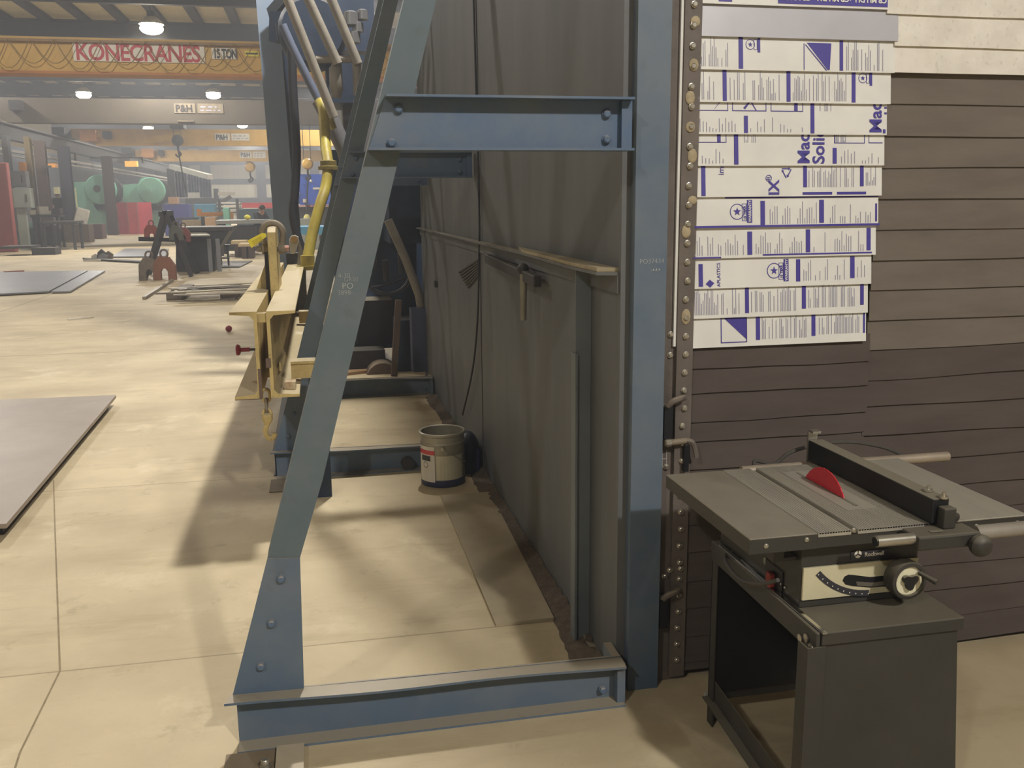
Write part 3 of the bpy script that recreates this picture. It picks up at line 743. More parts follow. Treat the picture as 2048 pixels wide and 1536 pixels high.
B().cyl((pc.x + pr * math.cos(4.57), pc.y + pr * math.sin(4.57), .247), (pc.x + (pr + .01) * math.cos(4.57), pc.y + (pr + .01) * math.sin(4.57), .247), .014, .012, 10).out('handle_boss', GALV, pail, True)
b = B().sph((.885, 5.72, .13), .13, (.55, .9, 1.0), 14); b.bx(.83, .94, 5.62, 5.82, .0, .16)
tag(b.out('dark_bag', NAVY, None, True), 'dark navy lump slumped against the wall behind the pail', 'bag')
tag(B().cyl((.5, 5.785, .045), (.5, 5.838, .045), .042, .042, 14).out('rubber_wheel', STEELD, None, True), 'small dark round piece at the end of the middle base beam beside the pail', 'wheel')

# ------------------------------------------------------------------ spreader (lifting) beam of two yellow channels
YN, YE = 5.0, 9.25
L0, L1 = at(458, 625, YN), at(590, 622, YN)
zt, zb = L0.z, at(520, 797, YN).z
xl, xr_ = L0.x, L1.x
sp = T('lifting_beam', 'long worn yellow lifting beam of two channels back to back beside the blue frames', 'lifting beam', ((xl + xr_) / 2, YN, zb))
wl, wr = at(514, 640, YN).x, at(528, 640, YN).x      # inner web faces
def channel(xw, side, top, bot, wf):
    t = .018
    P = [(xw, top), (xw + side * wf, top), (xw + side * wf, top - .014), (xw + side * (t + .02), top - .022), (xw + side * t, top - .045),
         (xw + side * t, bot + .045), (xw + side * (t + .02), bot + .022), (xw + side * wf, bot + .014), (xw + side * wf, bot), (xw, bot)]
    return B().prism(P, 'Y', YN, YE)
channel(wl, -1, zt, zb, wl - xl).out('channel', YEL, sp)
channel(wr + .012, 1, zt, zb, xr_ - wr - .012).out('channel', YEL, sp)
B().bx(wl - .012, wl + .004, YN - .004, YN + .02, zb + .0, zb + .16).bx(xl, wl, YN - .003, YN + .1, zb - .004, zb).out('primer_patch', BROWNP, sp, label='bare brown primed lower flange')
B().bx(wl, wr + .012, YN + .02, YN + .06, zt - .06, zt - .012).out('spacer', YEL, sp)
B().bx(wl + .003, wr + .009, YN + .5, YN + .52, zb + .02, zt - .06).out('spacer', YEL, sp)
B().bx(wr - .004, wr + .022, YN - .006, YN + .002, zb + .165, zb + .215).out('weld_patch', BROWNP, sp)
# lifting lug, upright plate through the top
lx0, lx1 = at(536, 500, 6.2).x, at(553, 500, 6.2).x
lz = at(545, 455, 6.2).z
lug = B().prism([(6.2, zt - .08), (6.75, zt - .08), (6.75, zt + .05), (6.55, lz - .02), (6.5, lz), (6.26, lz), (6.2, lz - .03)], 'X', lx0, lx1).out('lifting_lug', YEL, sp, bevel=.006, label='upright yellow lifting lug')
B().extr([(lx0 - .1, 6.42, zt), (lx0, 6.42, zt), (lx0, 6.42, zt + .2), (lx0 - .02, 6.42, zt + .2)], (0, .02, 0)).out('lug_brace', YEL, sp)
B().bx(lx0 - .03, lx0 - .004, 6.3, 6.7, zt + .0, zt + .26).out('lug_plate', STEELD, sp)
# cross bars resting on stub brackets of the floor channel
for yb_ in (5.35, 7.9):
    B().bx(xr_ - .05, .012, yb_, yb_ + .1, zb + .035, zb + .12).bx(xr_ - .05, .015, yb_ - .012, yb_ + .112, zb + .12, zb + .135).out('cross_bar', YEL, sp)
B().bx(xr_ - .085, xr_ - .02, 5.12, 5.2, zb + .015, zb + .06).out('stop_block', M('stop_block', 'cdbf9e', .6, 0, .2, 20, col2='a07850'), sp, bevel=.004)
B().bar((wr + .05, 5.4, zb + .1), (wr + .045, 6.3, zb + .02), .01, .05).out('guide_strip', YEL, sp)
for py, YY in ((700, 5.6), (690, 7.4)):
    v = at(475, py, 5.6); v.y = YY
    k = B().lathe([(.004, -.008), (.03, -.008), (.034, 0), (.03, .012), (.012, .02), (.012, .07)], v, 14, 'X').out('red_knob', M('dark_red_plastic', '8e2436', .4, 0, .1, 10), sp, True)
    B().cyl(v + Vector((.06, 0, 0)), (wl - .018, YY, v.z), .008, seg=8).out('knob_rod', STEELD, k)
# shackle through the lug
sh = T('bow_shackle', 'big dusty grey bow shackle standing on the yellow lifting lug', 'shackle', ((lx0 + lx1) / 2, 6.33, lz - .13))
sc_ = at(545, 467, 6.33); rs = .068
pts = [sc_ + Vector((rs * math.cos(a), 0, rs * 1.02 * math.sin(a))) for a in [math.radians(t) for t in range(-10, 191, 12)]]
pts = [sc_ + Vector((.05, 0, -.085)), sc_ + Vector((.06, 0, -.055))] + pts + [sc_ + Vector((-.06, 0, -.055)), sc_ + Vector((-.05, 0, -.085))]
B().tube(pts, .0205, 10).out('bow', RUSTY, sh, True)
pz = sc_.z - .098
B().cyl((sc_.x - .1, 6.33, pz), (sc_.x + .1, 6.33, pz), .02, seg=10).out('pin', RUSTY, sh, True)
for s_ in (-1, 1): B().lathe([(.02, -.02), (.036, -.02), (.036, .02), (.02, .02)], (sc_.x + s_ * .052, 6.33, pz), 14, 'X').out('eye', RUSTY, sh, True)
B().cyl((sc_.x + .075, 6.33, pz), (sc_.x + .1, 6.33, pz), .022, seg=6).out('nut', M('pink_primer', 'b8806c', .6, 0, .1, 10), sh, label='pinkish nut')
# yellow tag
ty = 6.2
tp = [at(x, y, ty) for x, y in ((495, 481), (524, 466), (532, 467), (533, 473), (503, 496))]
tg = B().extr(tp, (0, .003, 0)).out('inspection_tag', TAG)
tag(tg, 'bright yellow card tag hanging from the shackle', 'tag')
b = B()
for k in range(4):
    p, q = at(503 + k * 2, 484 + k * 3, ty - .002), at(522 + k * 1.5, 473 + k * 2.2, ty - .002)
    b.bar(p, q, .002, .003)
b.out('tag_print', M('tag_print', 'b8a030', .6), tg)
# chain links and hook hanging from the beam
ch = T('hanging_chain', 'short yellow chain and hook hanging below the near end of the lifting beam', 'chain', (at(533, 880, 5.1).x, 5.1, at(533, 880, 5.1).z))
zz = zb; cx_ = at(533, 810, 5.1).x
for k in range(3):
    z_ = zb + .015 - k * .055; b = B()
    ring = [Vector((cx_ + (.022 * math.cos(a) if k % 2 == 0 else 0), 5.1 + (0 if k % 2 == 0 else .022 * math.cos(a)), z_ - .02 + .036 * math.sin(a))) for a in [2 * PI * t / 14 for t in range(14)]]
    b.tube(ring, .009, 8, closed=True).out('chain_link', YEL if k != 1 else RUSTY, ch, True)
hz = zb - .12
B().lathe([(.012, .02), (.028, .01), (.03, -.02), (.016, -.045)], (cx_, 5.1, hz), 12).out('swivel', YEL, ch, True)
hk = [(cx_, 5.1, hz - .04), (cx_ - .012, 5.1, hz - .07), (cx_ - .012, 5.1, hz - .1), (cx_ + .004, 5.1, hz - .125), (cx_ + .026, 5.1, hz - .12), (cx_ + .034, 5.1, hz - .098)]
B().tube(spline(hk, 5), [.016] * 20 + [.013] * 6, 8).out('hook', YEL, ch, True) if False else B().tube(spline(hk, 5), .015, 8).out('hook', YEL, ch, True)
# two stub brackets that carry the cross bars
tag(B().bx(-.09, .01, 5.36, 5.44, 0, zb + .034).out('stub_post', DBLUE), 'short dark blue stub post under the near yellow cross bar', 'post')
tag(B().bx(-.09, .01, 7.91, 7.99, 0.0, zb + .034).out('stub_post', DBLUE), 'short dark blue stub post under the far yellow cross bar, near the farthest frame', 'post')
# small dark red knob on the floor
v = fl(458, 664)
tag(B().sph(v + Vector((0, 0, .045)), .045, (1, 1, 1), 14).out('round_knob', MC['dark_red_plastic'], None, True), 'small dark red ball lying on the concrete left of the lifting beam', 'ball')

# ------------------------------------------------------------------ blue column and pipework of the machine behind
colm = B()
q = [at(511, 0, 11), at(556, 0, 11), at(596, 520, 11), at(551, 520, 11)]
cx0, cx1 = q[0].x, q[1].x
b = B().prism([(-.29 - .06, 0), (-.11 - .06, 0), (-.30, 4.2), (-.535, 4.2)], 'Y', 11.0, 11.012)
P0 = [(at(516, 0, 11).x, 4.0), ]
colm = T('blue_column', 'tall blue grey steel column rising behind the lifting beam to the roof', 'column', (-.4, 11, 0))
A, Bq = at(512, 0, 11), at(560, 440, 11)
xa = lambda px, py: at(px, py, 11)
w0, w1 = xa(512, 0), xa(556, 0)
g0, g1 = xa(547, 440), xa(590, 440)
def lerpz(p, q, z): t = (z - p.z) / (q.z - p.z); return (p.x + (q.x - p.x) * t, z)
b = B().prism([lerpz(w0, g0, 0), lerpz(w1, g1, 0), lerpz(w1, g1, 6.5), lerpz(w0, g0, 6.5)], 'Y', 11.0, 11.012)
b.out('face_plate', M('blue_paint_lit', '7488a0', .5, .05, .15, 1.5, col2='8a97a6', dust=.6), colm)  # paler blue stands in for front light missing on this face
e0, e1 = lerpz(w1, g1, 0), lerpz(w1, g1, 6.5)
B().extr([(e0[0], 11.012, 0), (e1[0], 11.012, 6.5), (e1[0] + .05, 11.2, 6.5), (e0[0] + .05, 11.2, 0)], (-.01, 0, 0)).out('side_flange', DBLUE, colm)
bm_ = B()
YM = 9.6
guts = T('blast_wheel_unit', 'dark blue machinery mounted on the far end of the cabinet, behind the sloping legs', 'machine', (.4, 9.6, 0))
pbox(B(), 780, 365, 852, 488, 9.3, 1.4).out('wheel_housing', DBLUE, guts, bevel=.01)
pbox(B(), 688, 350, 790, 480, 10.2, .8).out('rear_housing', DBLUE, guts)
pbox(B(), 676, 300, 872, 700, 10.35, .05).out('rear_sheet', DBLUE, guts)
pbox(B(), 826, 617, 866, 745, 8.75, .2).out('control_box', M('blue_grey_enamel', '4c526a', .5, .1, .1, 4), guts, bevel=.006)
pbox(B(), 715, 600, 785, 690, 9.9, .5).out('hopper', BLACKF, guts)
pbox(B(), 795, 640, 832, 752, 9.4, .4, True).out('dark_leg', DBLUE, guts)
B().bar(at(797, 600, 9.1), at(788, 752, 9.1), .06, .06).out('brown_strut', BROWNP, guts, label='brown slanting strut')
B().tube([at(776, 440, 8.9), at(812, 520, 8.9), at(838, 590, 8.9), at(842, 615, 8.9)], .042, 12).out('inlet_pipe', PIPE, guts, True)
B().tube([at(745 + 46 * math.cos(a) + 30, 545 + 48 * math.sin(a) * .9, 9.0) for a in [t * PI / 10 for t in range(0, 11)]], .02, 8).out('loop_hose', HOSE, guts, True)
b = B().tube(spline([at(742, 575, 8.95), at(775, 568, 8.95), at(812, 555, 8.95)], 5), .012, 8); b.out('thin_hose', HOSE, guts, True)
B().lathe([(.05, 0), (.16, .0), (.17, .05), (.17, .3), (.1, .34)], at(765, 738, 9.3) + Vector((0, 0, -.1)), 18, 'Y').out('motor', BROWNP, guts, True)
pbox(B(), 690, 700, 770, 762, 9.5, .3, True).out('motor_stand', STEELD, guts)
for x, y in ((745, 500), (770, 520), (800, 505)): B().cyl(at(x, y, 9.0), at(x + 4, y + 42, 9.0), .03, seg=10).out('valve', STEELD, guts, True)
# upper part: motor housings, duct and pipes against the sky of the hall
B().lathe([(.05, 0), (.3, 0), (.34, .06), (.34, .5), (.3, .6)], at(625, 60, 9.9), 24, 'Y').out('motor_housing', DBLUE, guts, True)
pbox(B(), 640, -60, 745, 100, 10.6, 1.2).out('upper_housing', DBLUE, guts)
pbox(B(), 655, 110, 735, 205, 10.0, .8).out('upper_housing', DBLUE, guts)
pbox(B(), 690, 205, 760, 330, 10.3, .5).out('duct_box', M('grey_duct', '6a6a6c', .5, .1, .12, 3), guts)
B().tube([at(640, 200, 9.75), at(665, 248, 9.75), at(690, 300, 9.75), at(700, 340, 9.75)], .085, 14).out('round_duct', M('grey_duct', '6a6a6c', .5, .1, .12, 3), guts, True)
for k, ((xa_, ya_), (xb_, yb2)) in enumerate((((568, -20), (668, 235)), ((608, -20), (676, 128)), ((655, -20), (716, 128)))):
    B().cyl(at(xa_, ya_, 9.2), at(xb_, yb2, 9.2), .045, seg=12).out('sloping_pipe', PIPE, guts, True)
B().cyl(at(632, 119, 9.22), at(705, 118, 9.22), .035, seg=12).out('cross_pipe', PIPE, guts, True)
B().cyl(at(673, 128, 9.25), at(672, 195, 9.25), .05, seg=12).out('down_pipe', PIPE, guts, True)
B().lathe([(.05, -.12), (.062, -.1), (.062, .1), (.05, .12)], at(672, 160, 9.25), 14).out('coupling', PIPE, guts, True)
B().cyl(at(714, 128, 9.25), at(716, 190, 9.25), .045, seg=12).out('down_pipe', PIPE, guts, True)
for x, y, s_ in ((702, 38, .07), (716, 55, .05), (708, 75, .06), (725, 30, .05)):
    B().lathe([(s_ * .5, -s_), (s_, -s_ * .8), (s_, s_ * .8), (s_ * .5, s_)], at(x, y, 9.3), 12).out('valve', M('grey_fitting', '8a8a8c', .4, .4, .1, 6), guts, True)
B().cyl(at(690, 37, 9.3), at(735, 37, 9.3), .02, seg=8).out('valve_stem', PIPE, guts, True)
b = B().bx(*[at(619, 110, 10.0).x, at(637, 110, 10.0).x], 10.0, 10.05, at(620, 105, 10).z, at(620, 52, 10).z).out('sight_glass', M('pale_sleeve', 'b9b4aa', .3, 0, .1, 8), guts)
# bracket from column to housing
B().bar(at(552, 30, 10.9), at(590, -12, 10.6), .2, .12).out('bracket', DBLUE, guts)
B().bar(at(560, 58, 10.7), at(660, 60, 10.3), .35, .3).out('mounting_arm', DBLUE, guts)
B().cyl(at(560, 45, 10.2), at(566, 80, 10.2), .05, .06, 10).out('cable_gland', DBLUE, guts, True)
# hoses: things of their own
hs = spline([at(583, 85, 9.9), at(586, 180, 9.9), at(593, 300, 9.9), at(590, 380, 9.9), at(586, 430, 9.9), at(597, 480, 9.9), at(612, 512, 9.9), at(622, 535, 9.9)], 6)
tag(B().tube(hs, .045, 12).out('black_hose', HOSE, None, True), 'thick black rubber hose hanging beside the blue column', 'hose')
hs = spline([at(565, 50, 9.7), at(585, 95, 9.7), at(612, 150, 9.7), at(640, 205, 9.7)], 6)
tag(B().tube(hs, .042, 12).out('blue_hose', M('blue_grey_hose', '5c6478', .5, 0, .15, 6), None, True), 'blue grey hose sloping from the motor housing to the yellow fork', 'hose')
yh = T('yellow_hose', 'worn yellow hose with clamps running down beside the sloping legs', 'hose', at(615, 525, 8.6))
hs = spline([at(640, 203, 9.5), at(647, 225, 9.4), at(651, 290, 9.2), at(656, 332, 9.0), at(651, 375, 8.9), at(640, 410, 8.8), at(624, 470, 8.7), at(614, 525, 8.6)], 8)
B().tube(hs, .05, 14).out('hose', YHOSE, yh, True)
B().tube([at(648, 210, 9.5), at(668, 258, 9.5)], [.05, .03], 10).out('fork_branch', YHOSE, yh, True)
v = at(657, 333, 9.0); B().lathe([(.05, -.03), (.095, -.03), (.095, .0), (.075, .005), (.075, .05), (.05, .06)], v, 16).out('flange_clamp', M('olive_paint', '84763c', .6, 0, .25, 8), yh, True)
v = at(615, 520, 8.6); B().lathe([(.05, .04), (.062, .04), (.062, -.05), (.1, -.05), (.1, -.085), (.05, -.09)], v, 16).out('end_fitting', YHOSE, yh, True)
# brackets on the machine just behind the lifting beam
k = T('pin_bracket', 'pale tapered bracket with a brass pin standing behind the shackle', 'bracket', fl(595, 560, 0) * 1)
k.location = (at(592, 500, 8.9).x, 8.9, 0); ORG[k.name] = Vector(k.location)
B().prism(pp(8.9, (578, 480), (582, 472), (590, 470), (597, 474), (598, 485), (590, 508), (581, 508)), 'Y', 8.9, 8.94).out('plate', M('pale_grey_paint', 'b4ab98', .5, 0, .1, 6), k, bevel=.004)
B().cyl(at(588, 479, 8.86), at(588, 479, 8.9), .03, .03, 12).out('pin', M('brass', 'b08a4c', .35, .7, .1, 10), k, True)
pbox(B(), 575, 506, 602, 560, 8.95, .15, True).out('pedestal', STEELD, k)
tag(B().prism(pp(8.75, (598, 480), (612, 520), (612, 560), (592, 560)), 'Y', 8.75, 8.8).prism(pp(8.75, (592, 560), (612, 560)) + [(-.12, 0), (-.2, 0)], 'Y', 8.75, 8.8).out('slanted_plate', M('grey_brown_plate', '7c766a', .6, .1, .12, 5)), 'grey slanted plate standing between the pin bracket and the yellow hose', 'plate')
# paper and cardboard litter under the far frame
b = B().extr([fl(700, 712), fl(770, 705), fl(775, 742), fl(690, 752)], (0, 0, .03))
tag(b.out('cardboard_scrap', CARD), 'flattened cardboard lying on the floor behind the middle frame', 'cardboard')

# ================================================================== TABLE SAW
saw = T('table_saw', 'black table saw on a sheet metal stand with red blade, standing before the rubber flaps', 'table saw', (1.4, 2.3, 0))
TZ, YA, YZ_ = .86, 2.05, 2.63
def sawpart(b, n, m, **k): return b.out(n, m, saw, **k)
sawpart(B().bx(1.03, 1.036, YA, YZ_, TZ - .042, TZ - .005).bx(1.036, 1.218, YA, YA + .006, TZ - .042, TZ - .005), 'apron', BLACKS)
sawpart(B().bx(1.03, 1.218, YA, YZ_, TZ - .0045, TZ), 'left_wing', WING, bevel=.002, label='smooth dark left wing of the table')
# main table with fine ribs along its depth, mitre slot and blade insert
b = B()
x = 1.2225
ribs = []
while x < 1.575:
    if not (1.312 < x < 1.334): b.bx(x, x + .0055, YA, YZ_, TZ - .004, TZ + .0008)
    x += .0075
b.bx(1.22, 1.313, YA, YZ_, TZ - .012, TZ - .0005).bx(1.333, 1.58, YA, YZ_, TZ - .012, TZ - .0005)
sawpart(B().bx(1.22, 1.58, YA + .003, YZ_ - .004, TZ - .042, TZ - .0125), 'apron', BLACKS)
table = sawpart(b, 'main_table', TABLE, label='ribbed grey main table')
sawpart(B().bx(1.315, 1.331, YA + .002, YZ_ - .002, TZ - .0119, TZ - .009), 'mitre_slot', BLACKF)
ins = sawpart(B().extr([(1.385, 2.19, TZ + .0012), (1.475, 2.19, TZ + .0012), (1.475, 2.56, TZ + .0012), (1.385, 2.56, TZ + .0012)], (0, 0, .0012)), 'blade_insert', TABLE)
sawpart(B().bx(1.425, 1.435, 2.215, 2.545, TZ + .0026, TZ + .0034), 'insert_slot', BLACKF)
# red blade: disc standing through the slot
b = B(); P = []
by, br, bzc = 2.385, .128, TZ - .068
a0 = math.asin((TZ + .0036 - bzc) / br)
for k in range(25):
    a = a0 + (PI - 2 * a0) * k / 24; r_ = br * (1 + .012 * (k % 2))
    P.append((by + r_ * math.cos(a), bzc + r_ * math.sin(a)))
sawpart(b.prism(P, 'X', 1.4285, 1.4315), 'blade', REDSAW, label='red coated blade')
# right wing
sawpart(B().bx(1.834, 1.84, YA, YZ_, TZ - .042, TZ - .005).bx(1.584, 1.834, YA, YA + .006, TZ - .042, TZ - .005), 'apron', BLACKS)
sawpart(B().bx(1.584, 1.84, YA, YZ_, TZ - .0045, TZ), 'right_wing', TABLE, bevel=.002)
# front apron screws
scr = bolt_bm((1.075, YA - .0005, TZ - .022), .0055, .005).out('screw', GALV, saw, True)
for px, py in ((1613, 1079), (1707, 1060), (1952, 1052), (2034, 1045)):
    v = at(px, py, YA); inst(scr, saw, (v.x - 1.075, 0, v.z - TZ + .022 + .0))
# rip fence along the table
f0_, f1_ = at(1872, 1066, 2.06), at(1603, 930, 2.66)
fx = 1.53
fence = sawpart(B().bx(fx, fx + .048, 2.03, 2.66, TZ + .006, TZ + .073), 'fence', BLACKF, bevel=.003, label='black rip fence with a dusty top')
B().bx(fx - .002, fx + .03, 2.661, 2.668, TZ - .01, TZ + .10).bx(fx + .002, fx + .03, 2.64, 2.67, TZ + .098, TZ + .105).out('fence_clip', GALV, fence)
b = B(); sawpart(b.bx(fx - .08, fx + .1, 1.965, 2.04, TZ - .040, TZ - .001), 'fence_head', BLACKS, bevel=.006)
sawpart(B().bx(fx - .03, fx + .01, 1.985, 2.0, TZ - .0008, TZ + .0005), 'head_slot', BLACKF)
sawpart(B().bx(fx + .014, fx + .05, 2.0, 2.03, TZ - .001, TZ + .055), 'fence_neck', BLACKS, bevel=.004)
for i, (yy, xx) in enumerate(((2.09, .028), (2.03, .03))):
    k = B().lathe([(.012, 0), (.012, .006), (.005, .008), (.005, .016), (.001, .018)], (fx + xx, yy, TZ + .074), 12).out('fence_screw', GALV, saw, True)
B().lathe([(.006, 0), (.014, .004), (.014, .014), (.004, .018)], (fx + .065, 2.02, TZ + .02), 10, 'Y').out('fence_knob', BLACKS, saw, True)
sawpart(B().lathe([(.008, .03), (.018, .028), (.02, .0), (.028, -.006), (.03, -.02), (.022, -.032), (.012, -.036)], (fx + .085, 1.962, TZ - .03), 14, 'Y'), 'clamp_knob', BLACKS, smooth=True, label='round black clamp knob')
# front rail tube
sawpart(B().cyl((1.345, 1.99, TZ - .012), (1.45, 1.99, TZ - .012), .015, seg=14), 'rail_tube', GALV, smooth=True)
sawpart(B().cyl((1.342, 1.99, TZ - .012), (1.346, 1.99, TZ - .012), .0125, seg=14), 'tube_bore', BLACKF, smooth=True)
sawpart(B().cyl((1.63, 1.99, TZ - .012), (2.15, 1.99, TZ - .012), .019, seg=14), 'rail_tube', PIPE, smooth=True)
# rear rail tube poking out to the right
sawpart(B().cyl((1.30, 2.665, TZ - .018), (2.05, 2.665, TZ - .018), .0165, seg=14), 'rear_rail', M('dusty_tube', 'a39684', .5, .3, .12, 12), smooth=True, label='long tan rear rail tube')
# cabinet body under the table
XB0, XB1 = 1.205, 1.55
sawpart(B().bx(XB0, XB1, 2.10, 2.60, .632, TZ - .041), 'body', BLACKS, bevel=.004)
B().bx(1.135, 1.165, 2.12, 2.16, TZ - .09, TZ - .0455).bx(1.135, 1.203, 2.12, 2.16, TZ - .1, TZ - .09).out('wing_bracket', BLACKS, saw)
# name plate
pv0, pv1 = at(1701, 1121, 2.098), at(1775, 1097, 2.098)
pl = B().bx(pv0.x, pv1.x, 2.0965, 2.1, pv0.z, pv1.z).out('name_plate', SIGNK, saw)
v = at(1716, 1108.5, 2.096); rL = .0105
b = B()
for k in range(3):
    for j in range(8):
        a, e = PI / 2 + .13 + k * 2 * PI / 3 + j * (2 * PI / 3 - .26) / 8, PI / 2 + .13 + k * 2 * PI / 3 + (j + 1) * (2 * PI / 3 - .26) / 8
        m_ = PI / 2 + k * 2 * PI / 3 + PI / 3
        o_ = (v.x + .0022 * math.cos(m_), v.z + .0022 * math.sin(m_))
        b.extr([(o_[0], 2.0962, o_[1]), (v.x + rL * math.cos(a), 2.0962, v.z + rL * math.sin(a)), (v.x + rL * math.cos(e), 2.0962, v.z + rL * math.sin(e))], (0, -.0006, 0))
v2 = at(1729, 1113, 2.096); b.txt('Rockwell', .0155, rotYZ(v2.x, 2.096, v2.z), .0003, .0003)
b.out('lettering', SIGNW, pl)
# white control panel with tilt scale and slot
pz0, pz1 = at(1624, 1201, 2.095).z, at(1624, 1139, 2.095).z
px0, px1 = XB0 + .004, XB1 - .004
pan = sawpart(B().bx(px0, px1, 2.092, 2.0985, pz0 + .004, pz1 + .006), 'control_panel', M('cream_enamel', 'cfc7a6', .45, 0, .06, 8, speck=.05), label='cream control panel')
pl_, pr2 = at(1634, 1149, 2.09), at(1738, 1189, 2.09)
dx_, dz_ = pr2.x - pl_.x, pl_.z - pr2.z; rad = (dx_ * dx_ + dz_ * dz_) / (2 * dz_); cc_ = (pr2.x, pr2.z + rad); aL = math.atan2(pl_.z - cc_[1], pl_.x - cc_[0]) % (2 * PI)
sp_ = 1.5 * PI - aL; b = B()
for k in range(14):
    a, e = aL + k * sp_ / 14, aL + (k + 1) * sp_ / 14
    b.extr([(cc_[0] + r_ * math.cos(t), 2.0915, cc_[1] + r_ * math.sin(t)) for r_, t in ((rad + .004, a), (rad + .004, e), (rad - .013, e), (rad - .013, a))], (0, -.0008, 0))
b.out('tilt_scale', SIGNK, pan)
b = B()
for k in range(10):
    a = aL + .02 + k * (sp_ - .03) / 9
    b.extr([(cc_[0] + r_ * math.cos(a + d), 2.0907, cc_[1] + r_ * math.sin(a + d)) for r_, d in ((rad - .001, -.006), (rad - .001, .006), (rad - .0045, .006), (rad - .0045, -.006))], (0, -.0005, 0))
b.out('scale_marks', SIGNW, pan)
P = [at(x, y, 2.0915) for x, y in ((1685, 1161), (1689, 1153), (1697, 1149), (1708, 1150), (1740, 1154), (1770, 1151), (1800, 1144), (1800, 1166), (1770, 1173), (1740, 1175), (1705, 1172), (1691, 1169))]
B().extr(P, (0, -.0006, 0)).out('arbor_slot', BLACKF, pan)
P = [at(x, y, 2.0905) for x, y in ((1712, 1163), (1745, 1165), (1775, 1161), (1778, 1168), (1745, 1173), (1714, 1171))]
B().extr(P, (0, -.0006, 0)).out('arbor_bracket', M('worn_arbor', '7a766c', .4, .5, .15, 12), pan)
# hand wheel
hw = at(1817, 1161, 2.03)
wheel = B().lathe([(.035, .04), (.05, .036), (.053, .0), (.05, -.006), (.041, -.008), (.039, .0)], hw, 28, 'Y').out('handwheel', BLACKS, saw, True, label='black handwheel with cream face')
B().lathe([(.0405, .003), (.0405, -.0005), (.001, -.001)], hw, 28, 'Y').out('wheel_face', M('cream_face', 'e4dfc0', .4, 0, .04, 8), wheel, True)
P = [(hw.x + (.019 + .005 * math.cos(3 * t)) * math.cos(t + .5), hw.z + (.019 + .005 * math.cos(3 * t)) * math.sin(t + .5)) for t in [2 * PI * k / 24 for k in range(24)]]
B().prism(P, 'Y', hw.y - .012, hw.y - .001).out('lock_knob', BLACKF, wheel)
B().cyl((hw.x + .025, hw.y - .006, hw.z + .022), (hw.x + .047, hw.y - .05, hw.z + .01), .006, .008, 10).out('crank_handle', BLACKS, wheel, True)
B().cyl((hw.x, hw.y + .0, hw.z), (hw.x, 2.0905, hw.z), .01, seg=10).out('wheel_shaft', GALV, wheel, True)
# switch, labels and screws on the left side of the body
sd = 1.204
v = atX(1549, 1158, sd)
k = sawpart(B().bx(sd - .004, sd, v.y - .05, v.y + .05, v.z - .035, v.z + .04), 'switch_plate', BLACKF)
B().bx(sd - .022, sd - .004, v.y - .014, v.y + .014, v.z - .022, v.z + .022).out('switch_paddle', M('dull_red', '9c3a34', .5, 0, .15, 20), saw, bevel=.005, label='dull red switch paddle')
v = atX(1532, 1122, sd); B().lathe([(.002, .0), (.011, -.001), (.011, -.003)], (sd, v.y, v.z), 12, 'X').out('oval_label', ELEC, saw)
for px, py in ((1564, 1168), (1571, 1175), (1536, 1145)):
    v = atX(px, py, sd); B().sph((sd - .002, v.y, v.z), .004, (1, 1, 1), 8).out('side_screw', GALV, saw, True)
v0, v1 = atX(1485, 1122, sd), atX(1514, 1148, sd)
B().bar((sd - .003, v0.y, v0.z), (sd - .003, v1.y, v1.z), .004, .012).out('side_slot', GALV, saw)
# stand: top tray, panels, legs and rails
SY0, SY1 = 1.955, 2.62
SX0, SX1 = 1.165, 1.60
sz_ = .632
sawpart(B().bx(1.19, 1.595, SY0, SY1, sz_ - .035, sz_), 'stand_top', BLACKS, bevel=.003)
b = B().poly([(1.19, SY0 + .012, sz_ - .035), (1.585, SY0 + .012, sz_ - .035), (1.615, SY0 - .01, .0), (1.17, SY0 - .01, .0), (1.19, SY0 + .016, sz_ - .035), (1.585, SY0 + .016, sz_ - .035), (1.615, SY0 - .006, .0), (1.17, SY0 - .006, .0)],
             [(0, 1, 2, 3), (7, 6, 5, 4), (0, 4, 5, 1), (1, 5, 6, 2), (2, 6, 7, 3), (3, 7, 4, 0)])
sawpart(b, 'front_panel', BLACKS, label='broad dark front panel')
sawpart(B().bx(1.20, 1.59, SY1 - .03, SY1 - .025, .12, sz_ - .036), 'rear_panel', BLACKF)
sawpart(B().bx(1.583, 1.588, SY0 + .02, SY1 - .031, .1, sz_ - .036), 'side_panel', BLACKF)
sawpart(B().bx(1.15, 1.20, SY0 - .004, SY0 + .0, 0, sz_ - .036).bx(1.15, 1.154, SY0, SY0 + .045, 0, sz_ - .036), 'stand_leg', BLACKS)
sawpart(B().bx(1.19, 1.225, SY1 - .004, SY1, 0, sz_ - .036).bx(1.19, 1.194, SY1 - .04, SY1, 0, sz_ - .036), 'stand_leg', BLACKS)
sawpart(B().bx(1.56, 1.60, SY1 - .004, SY1, 0, sz_ - .036).bx(1.596, 1.6, SY1 - .04, SY1, 0, sz_ - .036), 'stand_leg', BLACKS)
sawpart(B().bar((1.18, SY0 - .0, sz_ - .03), (1.19, SY1, sz_ - .03), .012, .062), 'side_rail', BLACKS, bevel=.003)
sawpart(B().bx(1.185, 1.20, SY0 - .01, SY1 - .05, sz_ + .001, sz_ + .006), 'rail_lip', CHROME, bevel=.002, label='bright worn edge of the side rail')
sawpart(B().bar((1.165, SY0, .12), (1.2, SY1, .125), .004, .07).bar((1.15, SY0, .085), (1.185, SY1, .09), .03, .004), 'stretcher', BLACKS, label='lower side stretcher')
sawpart(B().bar((1.2, SY1 - .01, .1), (1.59, SY1 - .01, .1), .004, .04), 'stretcher', BLACKS)
